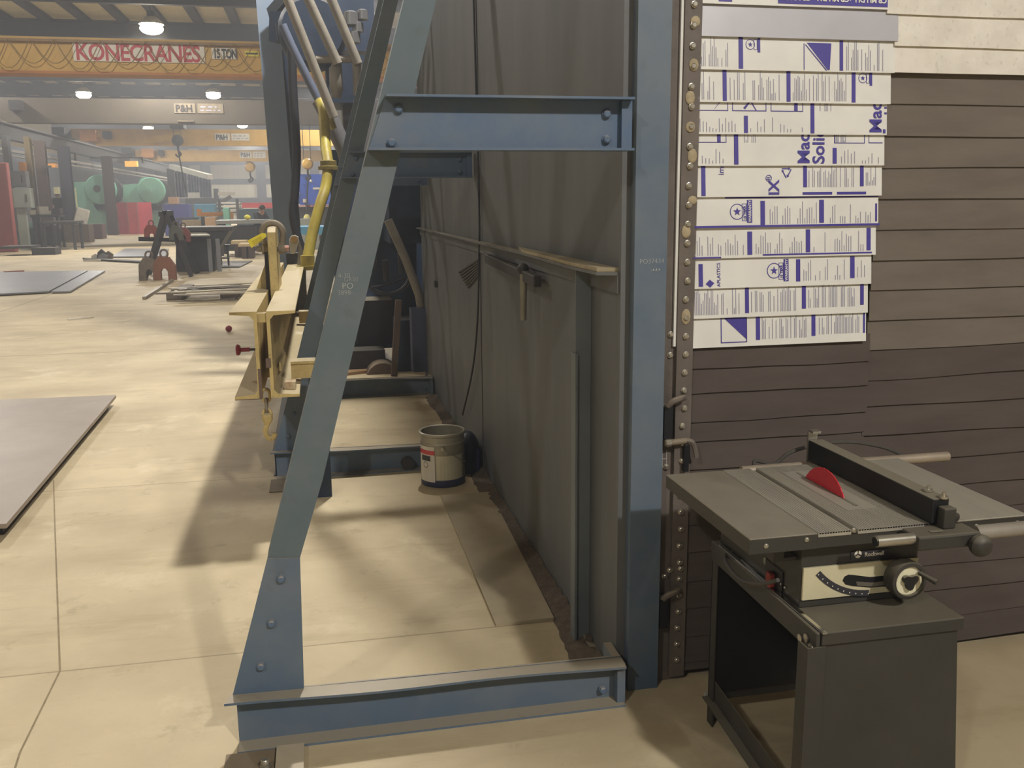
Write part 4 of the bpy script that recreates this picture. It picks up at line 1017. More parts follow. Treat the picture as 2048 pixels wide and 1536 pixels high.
for yy, zz in ((2.0, .60), (2.03, .585), (1.975, .585)):
    B().lathe([(.002, 0), (.011, -.002), (.011, -.006), (.004, -.009)], (1.176, yy, zz), 10, 'X').out('stand_bolt', GALV, saw, True)
tag(B().bx(1.235, 1.29, 2.7, 2.76, 0, .022).out('white_pad', M('grey_white_pad', 'bdbdb4', .6, 0, .06, 8), bevel=.004), 'small whitish pad lying on the floor behind the saw stand', 'pad')
# power cords
cd1 = [atX(1556, 1160, 1.16), atX(1520, 1168, 1.15), atX(1480, 1158, 1.14), atX(1455, 1130, 1.15), atX(1452, 1112, 1.18), atX(1475, 1098, 1.22)]
B().tube(spline(cd1, 6), .006, 8).out('cord_loop', CORD, saw, True)
cd2 = [(1.36, 2.62, .80), (1.36, 2.70, .86)] + [at(px, py, 2.72) for px, py in ((1548, 928), (1580, 905), (1640, 888), (1700, 884), (1760, 893), (1800, 908), (1815, 922))] + [(1.83, 2.70, .80), (1.8, 2.65, .79)]
B().tube(spline(cd2, 6), .0065, 8).out('power_cord', CORD, saw, True)

# ================================================================== HALL BEHIND: crane runway, bridges, columns
RX = -13.0
b = B().bx(RX - .18, RX + .18, YF + .1, YB - .4, 5.2, 5.24).bx(RX - .18, RX + .18, YF + .1, YB - .4, 4.58, 4.62).bx(RX - .015, RX + .015, YF + .1, YB - .4, 4.62, 5.2)
rw = tag(b.out('crane_runway', M('brown_grey_beam', '3c3837', .5, .1, .12, 1, dust=.8, dustc='b5a68a'), origin=(RX, 0, 4.58)), 'long steel crane runway beam along the left side of the hall', 'runway beam')
B().bx(RX - .04, RX + .04, YF + .1, YB - .4, 5.24, 5.32).out('rail', M('rail_steel', '8c8680', .35, .6, .1, 2), rw)
tag(B().bx(RX + .12, RX + .3, 20, YB - 1, 4.02, 4.14).bx(RX + .12, RX + .3, 20, YB - 1, 3.84, 3.9).out('busbar_duct', M('pale_duct', '9a958a', .5, .1, .12, 1)), 'long pale conductor duct hung below the crane runway', 'duct')
def hang(x, y): struct(B().bx(x - .05, x + .05, y - .05, y + .05, 3.9, 4.6).out('trim_%d' % hang.n, BROWNC)); hang.n += 1
hang.n = 80
for y in (30, 38, 47, 56, 65, 74): hang(RX + .2, y)
struct(B().bx(-16.4, -16.2, 18, 80, 0, 5.0).out('wall_shade_sheet', M('bay_shade', '42444c', .8, 0, .12, .6)))  # dark sheet standing in for the dim interior of the left bay

SIGNLAB = []
def bridge(name, label, Y, ytop, ybot, x0px, col, flange_col=None, mem=True):
    zt_, zb_ = at(300, ytop, Y).z, at(300, ybot, Y).z
    xl_ = RX + .35
    r = T(name, label, 'crane', ((xl_ + 10) / 2, Y, zb_), 'bridge cranes spanning the hall')
    hgt = zt_ - zb_
    B().prism([(xl_ + 1.2, zb_ + .06), (XR - .6, zb_ + .06), (XR - .6, zt_), (xl_, zt_), (xl_, zb_ + hgt * .45)], 'Y', Y, Y + .55).out('girder', col, r)
    B().bx(xl_ + 1.2, XR - .6, Y - .08, Y + .63, zb_, zb_ + .06).out('bottom_flange', flange_col or col, r)
    B().bx(RX - .25, RX + .35, Y - 1.5, Y + 2.1, 5.33, 5.33 + .42).out('end_truck', STEELD, r)
    return r, zb_, zt_
k1, kb, kt = bridge('bridge_crane', 'nearest bridge crane, bright yellow with a red lettered sign', 25.0, 78, 151, 0, CRANE, M('orange_flange', 'b0702c', .5, 0, .12, 1))
YS = 24.98
v0, v1 = at(148, 122, YS), at(408, 86, YS)
B().bx(-12.5, XR - .6, 24.86, 24.98, at(0, 80, 25).z - .03, at(0, 80, 25).z + .03).out('cable_track', M('track_brown', '8a6a38', .5, 0, .1, 2), k1)
sg = B().bx(v0.x, v1.x, YS - .02, YS, v0.z, v1.z).out('sign_board', SIGNW, k1)
t0 = at(152, 119.5, YS)
B().txt('KONECRANES', .54, rotYZ(t0.x, YS - .022, t0.z) @ Matrix.Diagonal((.865, 1, 1, 1)), .012, .003, sp=.93).out('sign_lettering', SIGNR, sg)
v0, v1 = at(424, 118, YS), at(473, 97, YS)
sg = B().bx(v0.x, v1.x, YS - .02, YS, v0.z, v1.z).out('sign_board', SIGNW, k1)
t0 = at(427.5, 116, YS)
B().txt('15 TON', .30, rotYZ(t0.x, YS - .022, t0.z) @ Matrix.Diagonal((.555, 1, 1, 1)), .014, .003, sp=.95).out('sign_lettering', SIGNK, sg)
v0, v1 = at(490, 113, YS), at(517, 102, YS)
sg = B().bx(v0.x, v1.x, YS - .02, YS, v0.z, v1.z).out('warning_label', TAG, k1)
B().bx(v0.x + .02, v1.x - .02, YS - .023, YS - .02, (v0.z + v1.z) / 2 - .02, (v0.z + v1.z) / 2 + .02).out('label_line', SIGNK, sg)
zt1 = at(300, 78, 24.8).z
pts = []
xx = -12.0
while xx < 3.0:
    for t in range(9):
        u = t / 9; pts.append((xx + 1.02 * u, 24.8, zt1 - .05 - (.62 + .06 * math.sin(xx * 3)) * math.sin(PI * u) ** 1.0))
    xx += 1.02
B().tube(pts, .012, 6).out('festoon_cable', M('olive_cable', '94783c', .6, 0, .1, 5), k1, True)
pts = [(x + .5, y - .05, z + .0) for x, y, z in pts]
B().tube(pts, .012, 6).out('festoon_cable', M('olive_cable', '94783c', .6, 0, .1, 5), k1, True)
def crane_sign(r, Y, x0, y0, x1, y1, xb, ht, txtc=SIGNK, back=SIGNW):
    Yp = Y - .02
    v0, v1 = at(x0, y1, Yp), at(x1, y0, Yp); s1 = B().bx(v0.x, v1.x, Yp, Y, v0.z, v1.z).out('sign_board', back, r)
    h = (v1.z - v0.z); wv = v1.x - v0.x
    B().txt('P&H', h * 1.0, rotYZ(v0.x + wv * .06, Yp - .003, v0.z + h * .14) @ Matrix.Diagonal((wv * .88 / (h * 2.02), 1, 1, 1)), h * .035, .003).out('sign_lettering', txtc, s1)
    v2 = at(xb, y0 + .5, Yp); xa0 = v1.x + .08
    s2 = B().bx(xa0, v2.x, Yp, Y, v0.z, v1.z).out('capacity_plate', back, r)
    q = random.Random(int(Y)); bb = B()
    for k in range(2):
        zc = v0.z + h * (.3 + .36 * k); xq = xa0 + .1
        while xq < v2.x - .2:
            wq = q.uniform(.06, .22); bb.bx(xq, min(xq + wq, v2.x - .05), Yp - .003, Yp, zc - h * .06, zc + h * .06); xq += wq + .09
    bb.out('faint_print', INKL, s2)
k2, a, e = bridge('bridge_crane', 'second bridge crane, ochre girder coloured darker for shade, with black lettering', 40.0, 198, 247, 0, CRANEO)
crane_sign(k2, 40.0, 349, 207, 390, 226, 446, 0, M('lettering_black', '2e2a28', .6), M('dimmed_sign', '776b57', .6))  # board colour darkened to hold down light from the nearby lamp
pbox(B(), 18, 200, 40, 220, 39.6, .4).out('motor_box', STEELD, k2); pbox(B(), 355, 241, 388, 243, 39.8, .1).out('strip', M('dimmed_sign', '776b57', .6), k2)
k3, a, e = bridge('bridge_crane', 'third bridge crane, yellow with a yellow box near its left end and a hook below', 55.0, 258, 291, 140, CRANE)
crane_sign(k3, 55.0, 430, 267, 459, 281, 498, 0)
pbox(B(), 160, 261, 190, 281, 54.2, .75).out('drive_box', ORANGE, k3); pbox(B(), 205, 262, 220, 277, 54.4, .5).out('motor_box', STEELD, k3); pbox(B(), 192, 264, 204, 274, 54.6, .4).out('gear_box', CRANE, k3)
k4, a, e = bridge('bridge_crane', 'farthest bridge crane, pale yellow, low above the back wall', 73.0, 300, 323, 275, CRANE)
crane_sign(k4, 73.0, 480, 303, 503, 316, 531, 0)
pbox(B(), 283, 297, 306, 315, 72.2, .75).out('drive_box', ORANGE, k4); pbox(B(), 316, 300, 326, 311, 72.3, .6).out('motor_box', STEELD, k4)
# crane hooks
def hook_block(px, py, Y, s, label, ztop, mat, tail=None):
    v = at(px, py, Y); r = T('hook_block', label, 'crane hook', v, 'crane hooks hanging over the hall')
    B().lathe([(.02, -.5 * s), (.3 * s, -.4 * s), (.42 * s, 0), (.3 * s, .4 * s), (.02, .5 * s)], v, 14, 'Y').out('block', mat, r, True)
    for dx in (-.25, .25): B().cyl((v.x + dx * s, Y, v.z), (v.x + dx * s, Y, ztop), .012, seg=6).out('rope', STEELD, r)
    B().tube(spline([v + Vector((0, 0, -.35 * s)), v + Vector((0, 0, -.7 * s)), v + Vector((.16 * s, 0, -.95 * s)), v + Vector((-.05 * s, 0, -1.15 * s)), v + Vector((-.2 * s, 0, -.95 * s))], 5), .07 * s, 8).out('hook', STEELD, r, True)
    if tail: B().tube([v + Vector((0, 0, -.8 * s)), at(tail[0], tail[1], Y)], .05 * s, 8).out('sling', STEELD, r, True)
    return r
hook_block(355, 281, 54.5, .75, 'dark crane hook block with a long sling hanging left of the blue column', at(355, 257, 55).z, STEELD, (372, 385))
v = at(355, 258, 54.5); B().bx(v.x - .35, v.x + .35, 54.2, 55.5, at(355, 258, 55).z + .005, at(355, 258, 55).z + .3).out('trolley', STEELD, bpy.data.objects['hook_block'])
hook_block(500, 334, 73.27, .95, 'small yellow hook block hanging just left of the blue column', at(500, 322, 73).z, CRANE, (498, 365))
hook_block(615, 328, 39.5, .56, 'yellow hook block hanging before the blue machine right of the column', at(615, 240, 40).z, CRANE, (613, 430))
# hanging white bundle at the end of that hook
v = at(614, 437, 39.5)
tag(B().sph(v, .15, (1, .8, 1.2), 10).out('sling_bundle', M('pale_yellow_sling', 'd8cc7c', .7, 0, .15, 8), None, True), 'pale yellow sling bundle on a hook before the blue machine', 'sling')

# ------------------------------------------------------------------ left side: columns, cabinets, presses
def column(px0, px1, Y, mat, label, d=.4):
    p, q = at(px0, 420, Y), at(px1, 420, Y)
    t = .05
    b = B().bx(p.x, q.x, Y, Y + t, 0, 4.57).bx(p.x, q.x, Y + d - t, Y + d, 0, 4.57).bx((p.x + q.x) / 2 - .03, (p.x + q.x) / 2 + .03, Y + t, Y + d - t, 0, 4.57)
    return tag(b.out('runway_column', mat), label, 'column', 'columns under the crane runway')
OLIVE = M('olive_column_paint', '5c4e2c', .6, 0, .12, 2)
column(62, 73, 43.0, OLIVE, 'narrow olive column beside the grey electrical boxes')
column(80, 101, 45.6, BROWNC, 'brown column behind the cluttered bench at far left')
column(126, 148, 49.5, M('dark_blue_grey_column', '2a2b35', .6, 0, .12, 2), 'dark blue grey column in front of the left green press')
column(211, 231, 59.4, BROWNC, 'brown column between the two green presses, above the red screen')
for px0, px1, py0, py1, Y in ((39, 48, 324, 345, 43), (102, 111, 327, 335, 45.5), (207, 212, 323, 340, 59)):
    pass
bxs = tag(pbox(B(), 39, 324, 48, 345, 42.6, .35).out('yellow_box', ORANGE), 'yellow box mounted high above the grey electrical boxes', 'box')
B().bx(at(46, 0, 42.8).x, at(66, 0, 42.8).x, 42.85, 43.02, at(46, 333, 42.8).z - .04, at(46, 333, 42.8).z + .04).out('bracket', STEELD, bxs)
tag(pbox(B(), 96, 327, 110, 335, 45.2, .45).out('yellow_box', ORANGE), 'small yellow box high on the brown column by the bench', 'box')
lf_ = tag(pbox(B(), 250, 322, 273, 333, 60.5, .5).out('light_fixture', M('warm_lit_panel', 'e0a850', .5, emit=1.5)), 'warm lit fixture glowing under the runway above the presses', 'lamp')
B().bx(RX - .05, at(258, 0, 60.5).x, 60.7, 60.8, 4.5, 4.58).bx(at(255, 0, 60.5).x, at(258, 0, 60.5).x, 60.7, 60.8, at(255, 326, 60.5).z, 4.58).out('bracket', STEELD, lf_)
def eb(px0, py0, px1, py1, Y, label, mat=ELEC, d=.5):
    r = T('electrical_cabinet', label, 'cabinet', at((px0 + px1) / 2, py1, Y))
    pbox(B(), px0, py0, px1, py1, Y, d).out('case', mat, r)
    p, q = at(px0 + 1.5, py1 - 1.5, Y - .02), at(px1 - 1.5, py0 + 1.5, Y - .02)
    dd = B().bx(p.x, q.x, Y - .02, Y - .001, p.z, q.z).out('door', mat, r)
    B().bx(q.x - .14, q.x - .1, Y - .05, Y - .021, (p.z + q.z) / 2 - .15, (p.z + q.z) / 2 + .15).out('handle', STEELD, dd)
    return r
column(18, 30, 42.2, M('grey_column_paint', '77777a', .6, 0, .1, 2), 'grey column at the far left behind the electrical boxes')
eb(24, 342, 50, 374, 41.2, 'upper grey electrical cabinet on the far left column', M('grey_enamel', '7c8084', .5, 0, .1, 2))
eb(27, 376, 59, 416, 41.0, 'lower pale grey green electrical cabinet on the far left column')
tag(pbox(B(), 36, 416, 50, 452, 41.1, .25, True).out('cable_duct', ELEC), 'pale cable duct running down below the electrical cabinets to the floor', 'duct')
tag(pbox(B(), -60, 325, 12, 470, 39.0, .35, True).out('red_cabinet', M('faded_red', '8a3f3a', .6, 0, .12, 1.5), bevel=.03), 'tall faded red cabinet cut by the left edge of the picture', 'cabinet')
tag(pbox(B(), 108, 374, 118, 388, 48.8, .1).bx(at(112, 0, 48.9).x, at(114, 0, 48.9).x, 48.86, 48.96, 0, at(112, 376, 48.9).z).out('notice_board', M('pale_notice', 'dcd8a8', .7, 0, .05, 5)), 'small pale notice on the post behind the bench at left', 'notice')

def press(dx, x0, x1, ytop, label, hubmat, cxp, cyp, rp):
    Y = 62.0
    fl_ = lambda x, y: (at(x, y, Y).x, at(x, y, Y).z)
    r = T('power_press', label, 'press', (at((x0 + x1) / 2, 450, Y).x, Y, 0), 'green presses in the back left')
    mid_ = cxp - 16
    P = [(fl_(x0, 450)[0], 0), (fl_(x0, ytop + 12)[0], fl_(x0, ytop + 12)[1])]
    for k in range(5):
        a = PI - k * PI / 8; P.append((fl_(x0, 0)[0] + .4 + .4 * math.cos(a), fl_(0, ytop + 12)[1] + .4 * math.sin(a)))
    P += [fl_(cxp, ytop), fl_(cxp + rp * .8, ytop + 8), fl_(cxp + rp * .95, cyp + 4), fl_(cxp + 4, cyp + 20), fl_(mid_ + 2, cyp + 14), fl_(mid_ + 4, cyp + 34), fl_(mid_ + 12, cyp + 44), fl_(x1, cyp + 46)]
    P += [(fl_(x1, 450)[0], 0)]
    B().prism(P, 'Y', Y, Y + 2.0).out('frame', GREENM, r)
    c0 = at(cxp, cyp, Y - .45); R_ = rp / F * Y
    B().lathe([(R_ * .3, -.05), (R_ * .95, -.02), (R_, .08), (R_, .45), (R_ * .9, .47)], c0, 26, 'Y').out('drum', GREENM, r, True)
    B().lathe([(.05, -.06), (R_ * .24, -.05), (R_ * .24, .06)], c0 + Vector((-.15, -.06, .05)), 14, 'Y').out('hub', hubmat, r, True)
    p = at(cxp + rp - 9, cyp + 4, Y + 1.0)
    B().lathe([(.1, -.15), (R_ * .95, -.15), (R_ * .95, .15), (.1, .15)], p, 20, 'Y').out('flywheel', STEELD, r, True)
    pbox(B(), cxp - 16, cyp + 6, cxp + rp - 4, cyp + 42, Y + 1.0, .6).out('throat_shade', STEELD, r)  # dark block standing in for the shade inside the throat
    pbox(B(), cxp - 8, cyp + 21, cxp + 12, cyp + 30, Y + .1, .8).out('ram', STEELD, r)
    pbox(B(), mid_ + 14, cyp + 41, x1 + 4, cyp + 45, Y - .3, 1.6).out('bed_plate', DKGREEN, r)
    return r
press(0, 148, 228, 352, 'left green power press behind the dark column, with a dark hub', STEELD, 200, 379, 27)
press(1, 246, 324, 357, 'right green power press, fully in view beside the red screen', GREENM, 302, 381, 24)
# red folding screen
r = T('red_screen', 'red three panel welding screen standing before the green presses', 'screen', (at(226, 466, 60).x, 60, 0))
zs = at(226, 405, 60).z
a_, b_, c_, d_ = at(189, 0, 60).x, at(215, 0, 60).x, at(239, 0, 60).x, at(263, 0, 60).x
for (xa1, ya1), (xb1, yb1), mt in (((a_, 61), (b_, 60.2), REDS), ((b_ + .03, 60.2), (c_ - .03, 60.0), REDS2), ((c_, 60.0), (d_, 60.9), REDS)):
    B().extr([(xa1, ya1, .0), (xb1, yb1, .0), (xb1, yb1, zs), (xa1, ya1, zs)], (0, .05, 0)).out('panel', mt, r)
def table(name, label, px0, px1, pyt, Y, depth, topm, legm, th=.08, leg=.08, shelf=False, cat='table', group=None):
    p, q = at(px0, pyt, Y), at(px1, pyt, Y); z = p.z
    r = T(name, label, cat, ((p.x + q.x) / 2, Y, 0), group)
    B().bx(p.x, q.x, Y, Y + depth, z - th, z).out('table_top', topm, r)
    for x in (p.x + .06, q.x - .06 - leg):
        for y in (Y + .06, Y + depth - .06 - leg): B().bx(x, x + leg, y, y + leg, 0, z - th - .001).out('leg', legm, r)
    if shelf: B().bx(p.x + .05, q.x - .05, Y + .05, Y + depth - .05, z * .35, z * .35 + .04).out('shelf', legm, r)
    return r, p.x, q.x, z
table('work_bench', 'dark work bench with clutter on top at the far left', 78, 150, 443, 40.0, 1.4, STEELD, STEELD, .1, .1)
table('work_bench', 'low dark bench piled with red and white clutter left of the columns', 60, 118, 430, 41.9, .9, STEELD, STEELD, .1, .1)
for i, (px, py, mt, s_, lab) in enumerate(((66, 413, PAPER, .2, 'white box on the clutter bench, leftmost'), (75, 411, REDS, .2, 'dark red box on the clutter bench beside the white one'), (85, 418, PAPER, .34, 'large white bundle in the middle of the clutter bench'), (93, 425, REDS2, .18, 'red container in front of the white bundle'), (64, 425, PAPER, .15, 'small white piece lying low on the clutter bench'), (99, 428, PAPER, .16, 'white scrap at the right end of the clutter bench'))):
    s_ *= .62; v = at(px, py, 42.25 + (.14 * (i % 2))); tag(B().box((v.x, v.y, at(60, 430, 41.9).z + s_ * .8 + .001), (s_ * 1.8, s_ * 1.6, s_ * 1.6), (0, 0, .3 * i)).out('clutter_box', mt, bevel=.03), lab, 'box', 'clutter on the far left bench')
tag(B().box((at(163, 430, 48.8).x, 48.85, at(160, 449, 48.3).z + .40), (.6, .3, .72), (.12, .3, .3)).out('paper_bag', PAPER, bevel=.06), 'crumpled white bag before the left green press', 'bag')
tag(pbox(B(), 124, 449, 147, 480, 48.5, 1, True).out('wooden_crate', M('brown_crate', '5e4c3c', .8, 0, .15, 4), bevel=.02), 'left brown crate under the bench by the dark column', 'crate')
tag(pbox(B(), 149, 449, 177, 482, 48.3, 1, True).out('wooden_crate', M('brown_crate', '5e4c3c', .8, 0, .15, 4), bevel=.02), 'middle brown crate of the row before the red screen', 'crate')
tag(pbox(B(), 178, 448, 203, 470, 53, 1, True).out('wooden_crate', M('red_brown_crate', '5a3a34', .8, 0, .15, 4), bevel=.02), 'reddish brown crate touching the red screen', 'crate')
tag(pbox(B(), 40, 445, 76, 470, 50, .8, True).out('tool_cart', DKGREEN, bevel=.02), 'dark green cart beside the cable duct at far left', 'cart')
tag(pbox(B(), 0, 492, 62, 498, 36, 1.2).bx(at(5, 0, 36).x, at(55, 0, 36).x, 36.2, 37, 0, at(0, 498, 36).z).out('low_skid', STEELD), 'low dark skid on the floor at the far left', 'skid')
for px0, py0, px1, py1, Y, mt, lab in ((104, 417, 120, 429, 42.3, STEELD, 'dark tool chest on the right end of the clutter bench'), (52, 455, 74, 474, 44.5, DKGREEN, 'dark green drum shaped box on the floor under the clutter bench'), (84, 452, 108, 470, 45.0, M('dull_navy', '2a2c3a', .7, 0, .1, 3), 'dull navy bin on the floor behind the nearer bench')):
    b = pbox(B(), px0, py0, px1, py1, Y, .5, py1 > 445)
    tag(b.out('storage_box', mt, bevel=.03), lab, 'box')
# drapes / fume curtain with sloping boom
bo = T('fume_boom', 'pale sloping boom with dark curtains hanging below it', 'boom', (at(380, 400, 66).x, 66, 0))
B().bar(at(343, 333, 66), at(421, 354, 62), .35, .3).out('boom', M('pale_boom', 'a8a49a', .5, 0, .08, 2), bo)
pbox(B(), 341, 337, 347, 440, 66.2, .2, True).out('post', STEELD, bo)
for a0_, a1_, y0_, y1_ in ((349, 372, 342, 395), (374, 396, 348, 385), (397, 420, 354, 395)):
    P = [at(a0_ + (a1_ - a0_) * k / 8, y0_ + (k % 2) * 1.5, 65.4 + .25 * (k % 2)) for k in range(9)]; zb2 = at(a0_, y1_, 65.4).z
    bb = B()
    for p, q in zip(P, P[1:]): bb.poly([p, q, (q.x, q.y, zb2), (p.x, p.y, zb2)], [(0, 1, 2, 3)])
    bb.out('curtain', M('grey_blue_curtain', '565a66', .8, 0, .12, 2), bo)

# ------------------------------------------------------------------ middle distance
def person(loc, pts, label, shirt, trousers, rad, face):
    """one skinned body; shirt and trousers follow it. pts: joints relative to loc"""
    r = T('person', label, 'person', loc); loc = Vector(loc)
    def skin(names, edges, name, mat, grow, parent=r):
        me = bpy.data.meshes.new(name); me.from_pydata([pts[n] for n in names], [(names.index(a), names.index(e)) for a, e in edges], [])
        o = bpy.data.objects.new(name, me); COL.objects.link(o); o.parent = parent
        md = o.modifiers.new('skin', 'SKIN'); me.materials.append(mat)
        for i, n in enumerate(names):
            rr_ = rad[n] + grow; me.skin_vertices[0].data[i].radius = (rr_, rr_)
        me.skin_vertices[0].data[0].use_root = True
        o.modifiers.new('sub', 'SUBSURF').levels = 1
        ORG[o.name] = loc
        return o
    E_ = [('pel', 'chest'), ('chest', 'neck'), ('neck', 'head'), ('head', 'crown')]
    for s_ in 'lr': E_ += [('chest', 'sh' + s_), ('sh' + s_, 'el' + s_), ('el' + s_, 'wr' + s_), ('wr' + s_, 'pa' + s_), ('pel', 'hi' + s_), ('hi' + s_, 'kn' + s_), ('kn' + s_, 'an' + s_), ('an' + s_, 'to' + s_)]
    names = []
    for a, e in E_:
        for n in (a, e):
            if n not in names: names.append(n)
    body = skin(names, E_, 'body', SKIN, 0)
    pts = dict(pts); pts['wst'] = (pts['pel'][0], pts['pel'][1], pts['pel'][2] - .1); rad = dict(rad); rad['wst'] = .13
    tn = ['pel', 'wst', 'chest', 'neck', 'shl', 'ell', 'shr', 'elr']; skin(tn, [('pel', 'wst'), ('pel', 'chest'), ('chest', 'neck'), ('chest', 'shl'), ('shl', 'ell'), ('chest', 'shr'), ('shr', 'elr')], 'shirt', shirt, .04)
    ln = ['pel', 'hil', 'knl', 'anl', 'hir', 'knr', 'anr']; skin(ln, [('pel', 'hil'), ('hil', 'knl'), ('knl', 'anl'), ('pel', 'hir'), ('hir', 'knr'), ('knr', 'anr')], 'trousers', trousers, .03)
    hd, cr = Vector(pts['head']), Vector(pts['crown'])
    ax = (cr - hd).normalized()
    B().sph(loc + cr - ax * .045, .108, (1, 1, .9), 12).out('hair', HAIR, r, True)
    fv = Vector(face).normalized(); side = fv.cross(ax).normalized()
    bb = B().sph(loc + hd + fv * .105 + ax * .03, .018, (1, 1, 1), 8)
    bb.out('nose', SKIN, r, True)
    for s_ in (-1, 1): B().sph(loc + hd + fv * .088 + ax * .055 + side * .035 * s_, .012, (1, 1, 1), 8).out('eye', SIGNK, r, True)
    B().sph(loc + hd + fv * .092 - ax * .02, .02, (1, 1, .5), 8).out('mouth', M('lips', '8c4a40', .6), r, True)
    for s_ in (-1, 1): B().sph(loc + hd + side * .1 * s_ + ax * .03, .028, (.6, .8, 1.2), 8).out('ear', SKIN, r, True)
    for s_ in 'lr':
        w_, p_ = Vector(pts['wr' + s_]), Vector(pts['pa' + s_]); d = (p_ - w_).normalized(); sd_ = d.orthogonal().normalized()
        bb = B()
        for k in range(4):
            q0 = loc + p_ + sd_ * (k - 1.5) * .019; L_ = (.07, .082, .078, .06)[k]
            bb.tube([q0, q0 + d * L_ * .5, q0 + d * L_ * .9 + d.cross(sd_) * .02], [.009, .0085, .007], 6)
        q0 = loc + w_ + sd_ * .03; bb.tube([q0, q0 + sd_ * .03 + d * .04, q0 + sd_ * .03 + d * .07], [.011, .01, .008], 6)
        bb.out('fingers', SKIN, r, True)
    return r
RAD = dict(pel=.15, chest=.15, neck=.055, head=.095, crown=.075, shl=.07, shr=.07, ell=.045, elr=.045, wrl=.03, wrr=.03, pal=.036, par=.036, hil=.1, hir=.1, knl=.062, knr=.062, anl=.042, anr=.042, tol=.035, tor=.035)
# worker bent over the table behind the shackle
pb = at(521, 470, 35); pb = Vector((pb.x, 35.1, 0))
bent = dict(pel=(.12, .1, .92), chest=(-.05, -.05, 1.28), neck=(-.1, -.16, 1.42), head=(-.12, -.26, 1.52), crown=(-.13, -.3, 1.64), shl=(-.2, .05, 1.34), shr=(.12, -.12, 1.34), ell=(-.3, -.12, 1.1), elr=(.02, -.3, 1.1), wrl=(-.4, -.3, .98), wrr=(-.18, -.4, .98), pal=(-.46, -.35, .95), par=(-.25, -.44, .95),
            hil=(.04, .16, .86), hir=(.2, .04, .86), knl=(.02, .14, .48), knr=(.2, .0, .48), anl=(.06, .18, .08), anr=(.24, .04, .08), tol=(-.06, .1, .04), tor=(.12, -.06, .04))
bent = {k_: (-x_, y_, z_) for k_, (x_, y_, z_) in bent.items()}
person(pb, bent, 'person in a dark shirt bending over the long table behind the shackle', CLOTH, JEAN, RAD, (.4, -.9, -.25))
# worker standing on a platform at far left, dark clothes
stand = dict(pel=(0, 0, .95), chest=(0, 0, 1.32), neck=(0, -.01, 1.5), head=(0, -.03, 1.6), crown=(0, -.03, 1.73), shl=(-.2, 0, 1.42), shr=(.2, 0, 1.42), ell=(-.24, -.02, 1.14), elr=(.24, -.02, 1.14), wrl=(-.22, -.18, .95), wrr=(.22, -.18, .95), pal=(-.21, -.25, .9), par=(.21, -.25, .9),
             hil=(-.1, 0, .9), hir=(.1, 0, .9), knl=(-.11, -.02, .5), knr=(.11, -.02, .5), anl=(-.11, .02, .08), anr=(.11, .02, .08), tol=(-.12, -.12, .04), tor=(.12, -.12, .04))
vp = at(115, 410, 50.2)
tag(B().bx(vp.x - .6, vp.x + .6, 49.95, 51.2, 0, .62).out('work_platform', STEELD), 'dark low platform behind the far left bench', 'platform')
person((vp.x, 50.4, .62), stand, 'person in dark clothes standing behind the far left bench', CLOTH, JEAN, RAD, (0, -1, 0))

# A-frame rack with lifting tongs
YA_ = 23.6
rk = T('a_frame_rack', 'black A-frame rack with clamps hung on it, standing on the open floor', 'rack', (at(340, 550, YA_).x, YA_, 0))
def legbar(a, e, Y, n='leg'):
    p, q = at(a[0], a[1], Y), at(e[0], e[1], Y); q.z = 0.0; d = (q - p)
    B().bar(p, q, .1, .07, (0, 1, 0)).out(n, STEELD if n != 'leg' else M('rack_black', '2c2b2c', .55, .1, .3, 4, dust=.4), rk)
legbar((329, 422), (291, 552), YA_); legbar((329, 422), (382, 543), YA_); legbar((338, 422), (395, 543), YA_ + 1.1); legbar((338, 422), (298, 543), YA_ + 1.1)
B().bar(at(322, 428, YA_), at(342, 426, YA_ + 1.1), .12, .12).out('ridge_bar', STEELD, rk)
B().bar(at(280, 478, YA_ - .2), at(352, 480, YA_ + .5), .12, .1).out('shelf_bar', MC['rack_black'], rk)
B().bar(at(340, 538, YA_ + .2), at(395, 541, YA_ + 1.1), .12, .1).out('base_bar', MC['rack_black'], rk)
CLG = M('clamp_grey', '6c6054', .7, .2, .25, 8); CLR = M('clamp_red', '7e3c32', .6, 0, .2, 6); CLN = M('clamp_green_grey', '50524a', .7, .1, .25, 6)
def clamp(px, py, Y, s, mat, label, ground=False):
    v = at(px, py, Y)
    if ground: v.z = .3 * s
    r = T('plate_clamp', label, 'clamp', v, 'plate lifting clamps by the A-frame rack')
    P = [(-.22, -.3), (-.06, -.3), (-.06, -.12), (-.02, -.06), (.04, -.06), (.08, -.12), (.08, -.3), (.24, -.3), (.24, .0), (.12, .18), (-.1, .2), (-.2, .05)]
    B().prism([(v.x + x * s, v.z + z * s) for x, z in P], 'Y', v.y - .08 * s, v.y + .08 * s).out('jaw', mat, r, bevel=.01)
    ring = [Vector((v.x + .02 * s + 0.075 * s * math.cos(a), v.y, v.z + .25 * s + .085 * s * math.sin(a))) for a in [2 * PI * k / 14 for k in range(14)]]
    B().tube(ring, .022 * s, 8, closed=True).out('lifting_ring', CLG, r, True)
clamp(299, 549, 22.8, 1.05, CLG, 'grey plate clamp standing on the floor at the left foot of the rack', True)
clamp(329, 548, 22.8, 1.1, M('clamp_orange', '7e5138', .7, .1, .2, 6), 'rusty orange plate clamp standing on the floor inside the rack', True)
clamp(302, 462, YA_ + .25, .75, CLR, 'dark red clamp hung on the left leg of the rack')
clamp(351, 463, YA_ - .2, .7, CLN, 'grey green clamp hung on the right leg of the rack')
clamp(366, 466, YA_ + 1.35, .75, CLR, 'red clamp hung at the far right leg of the rack')
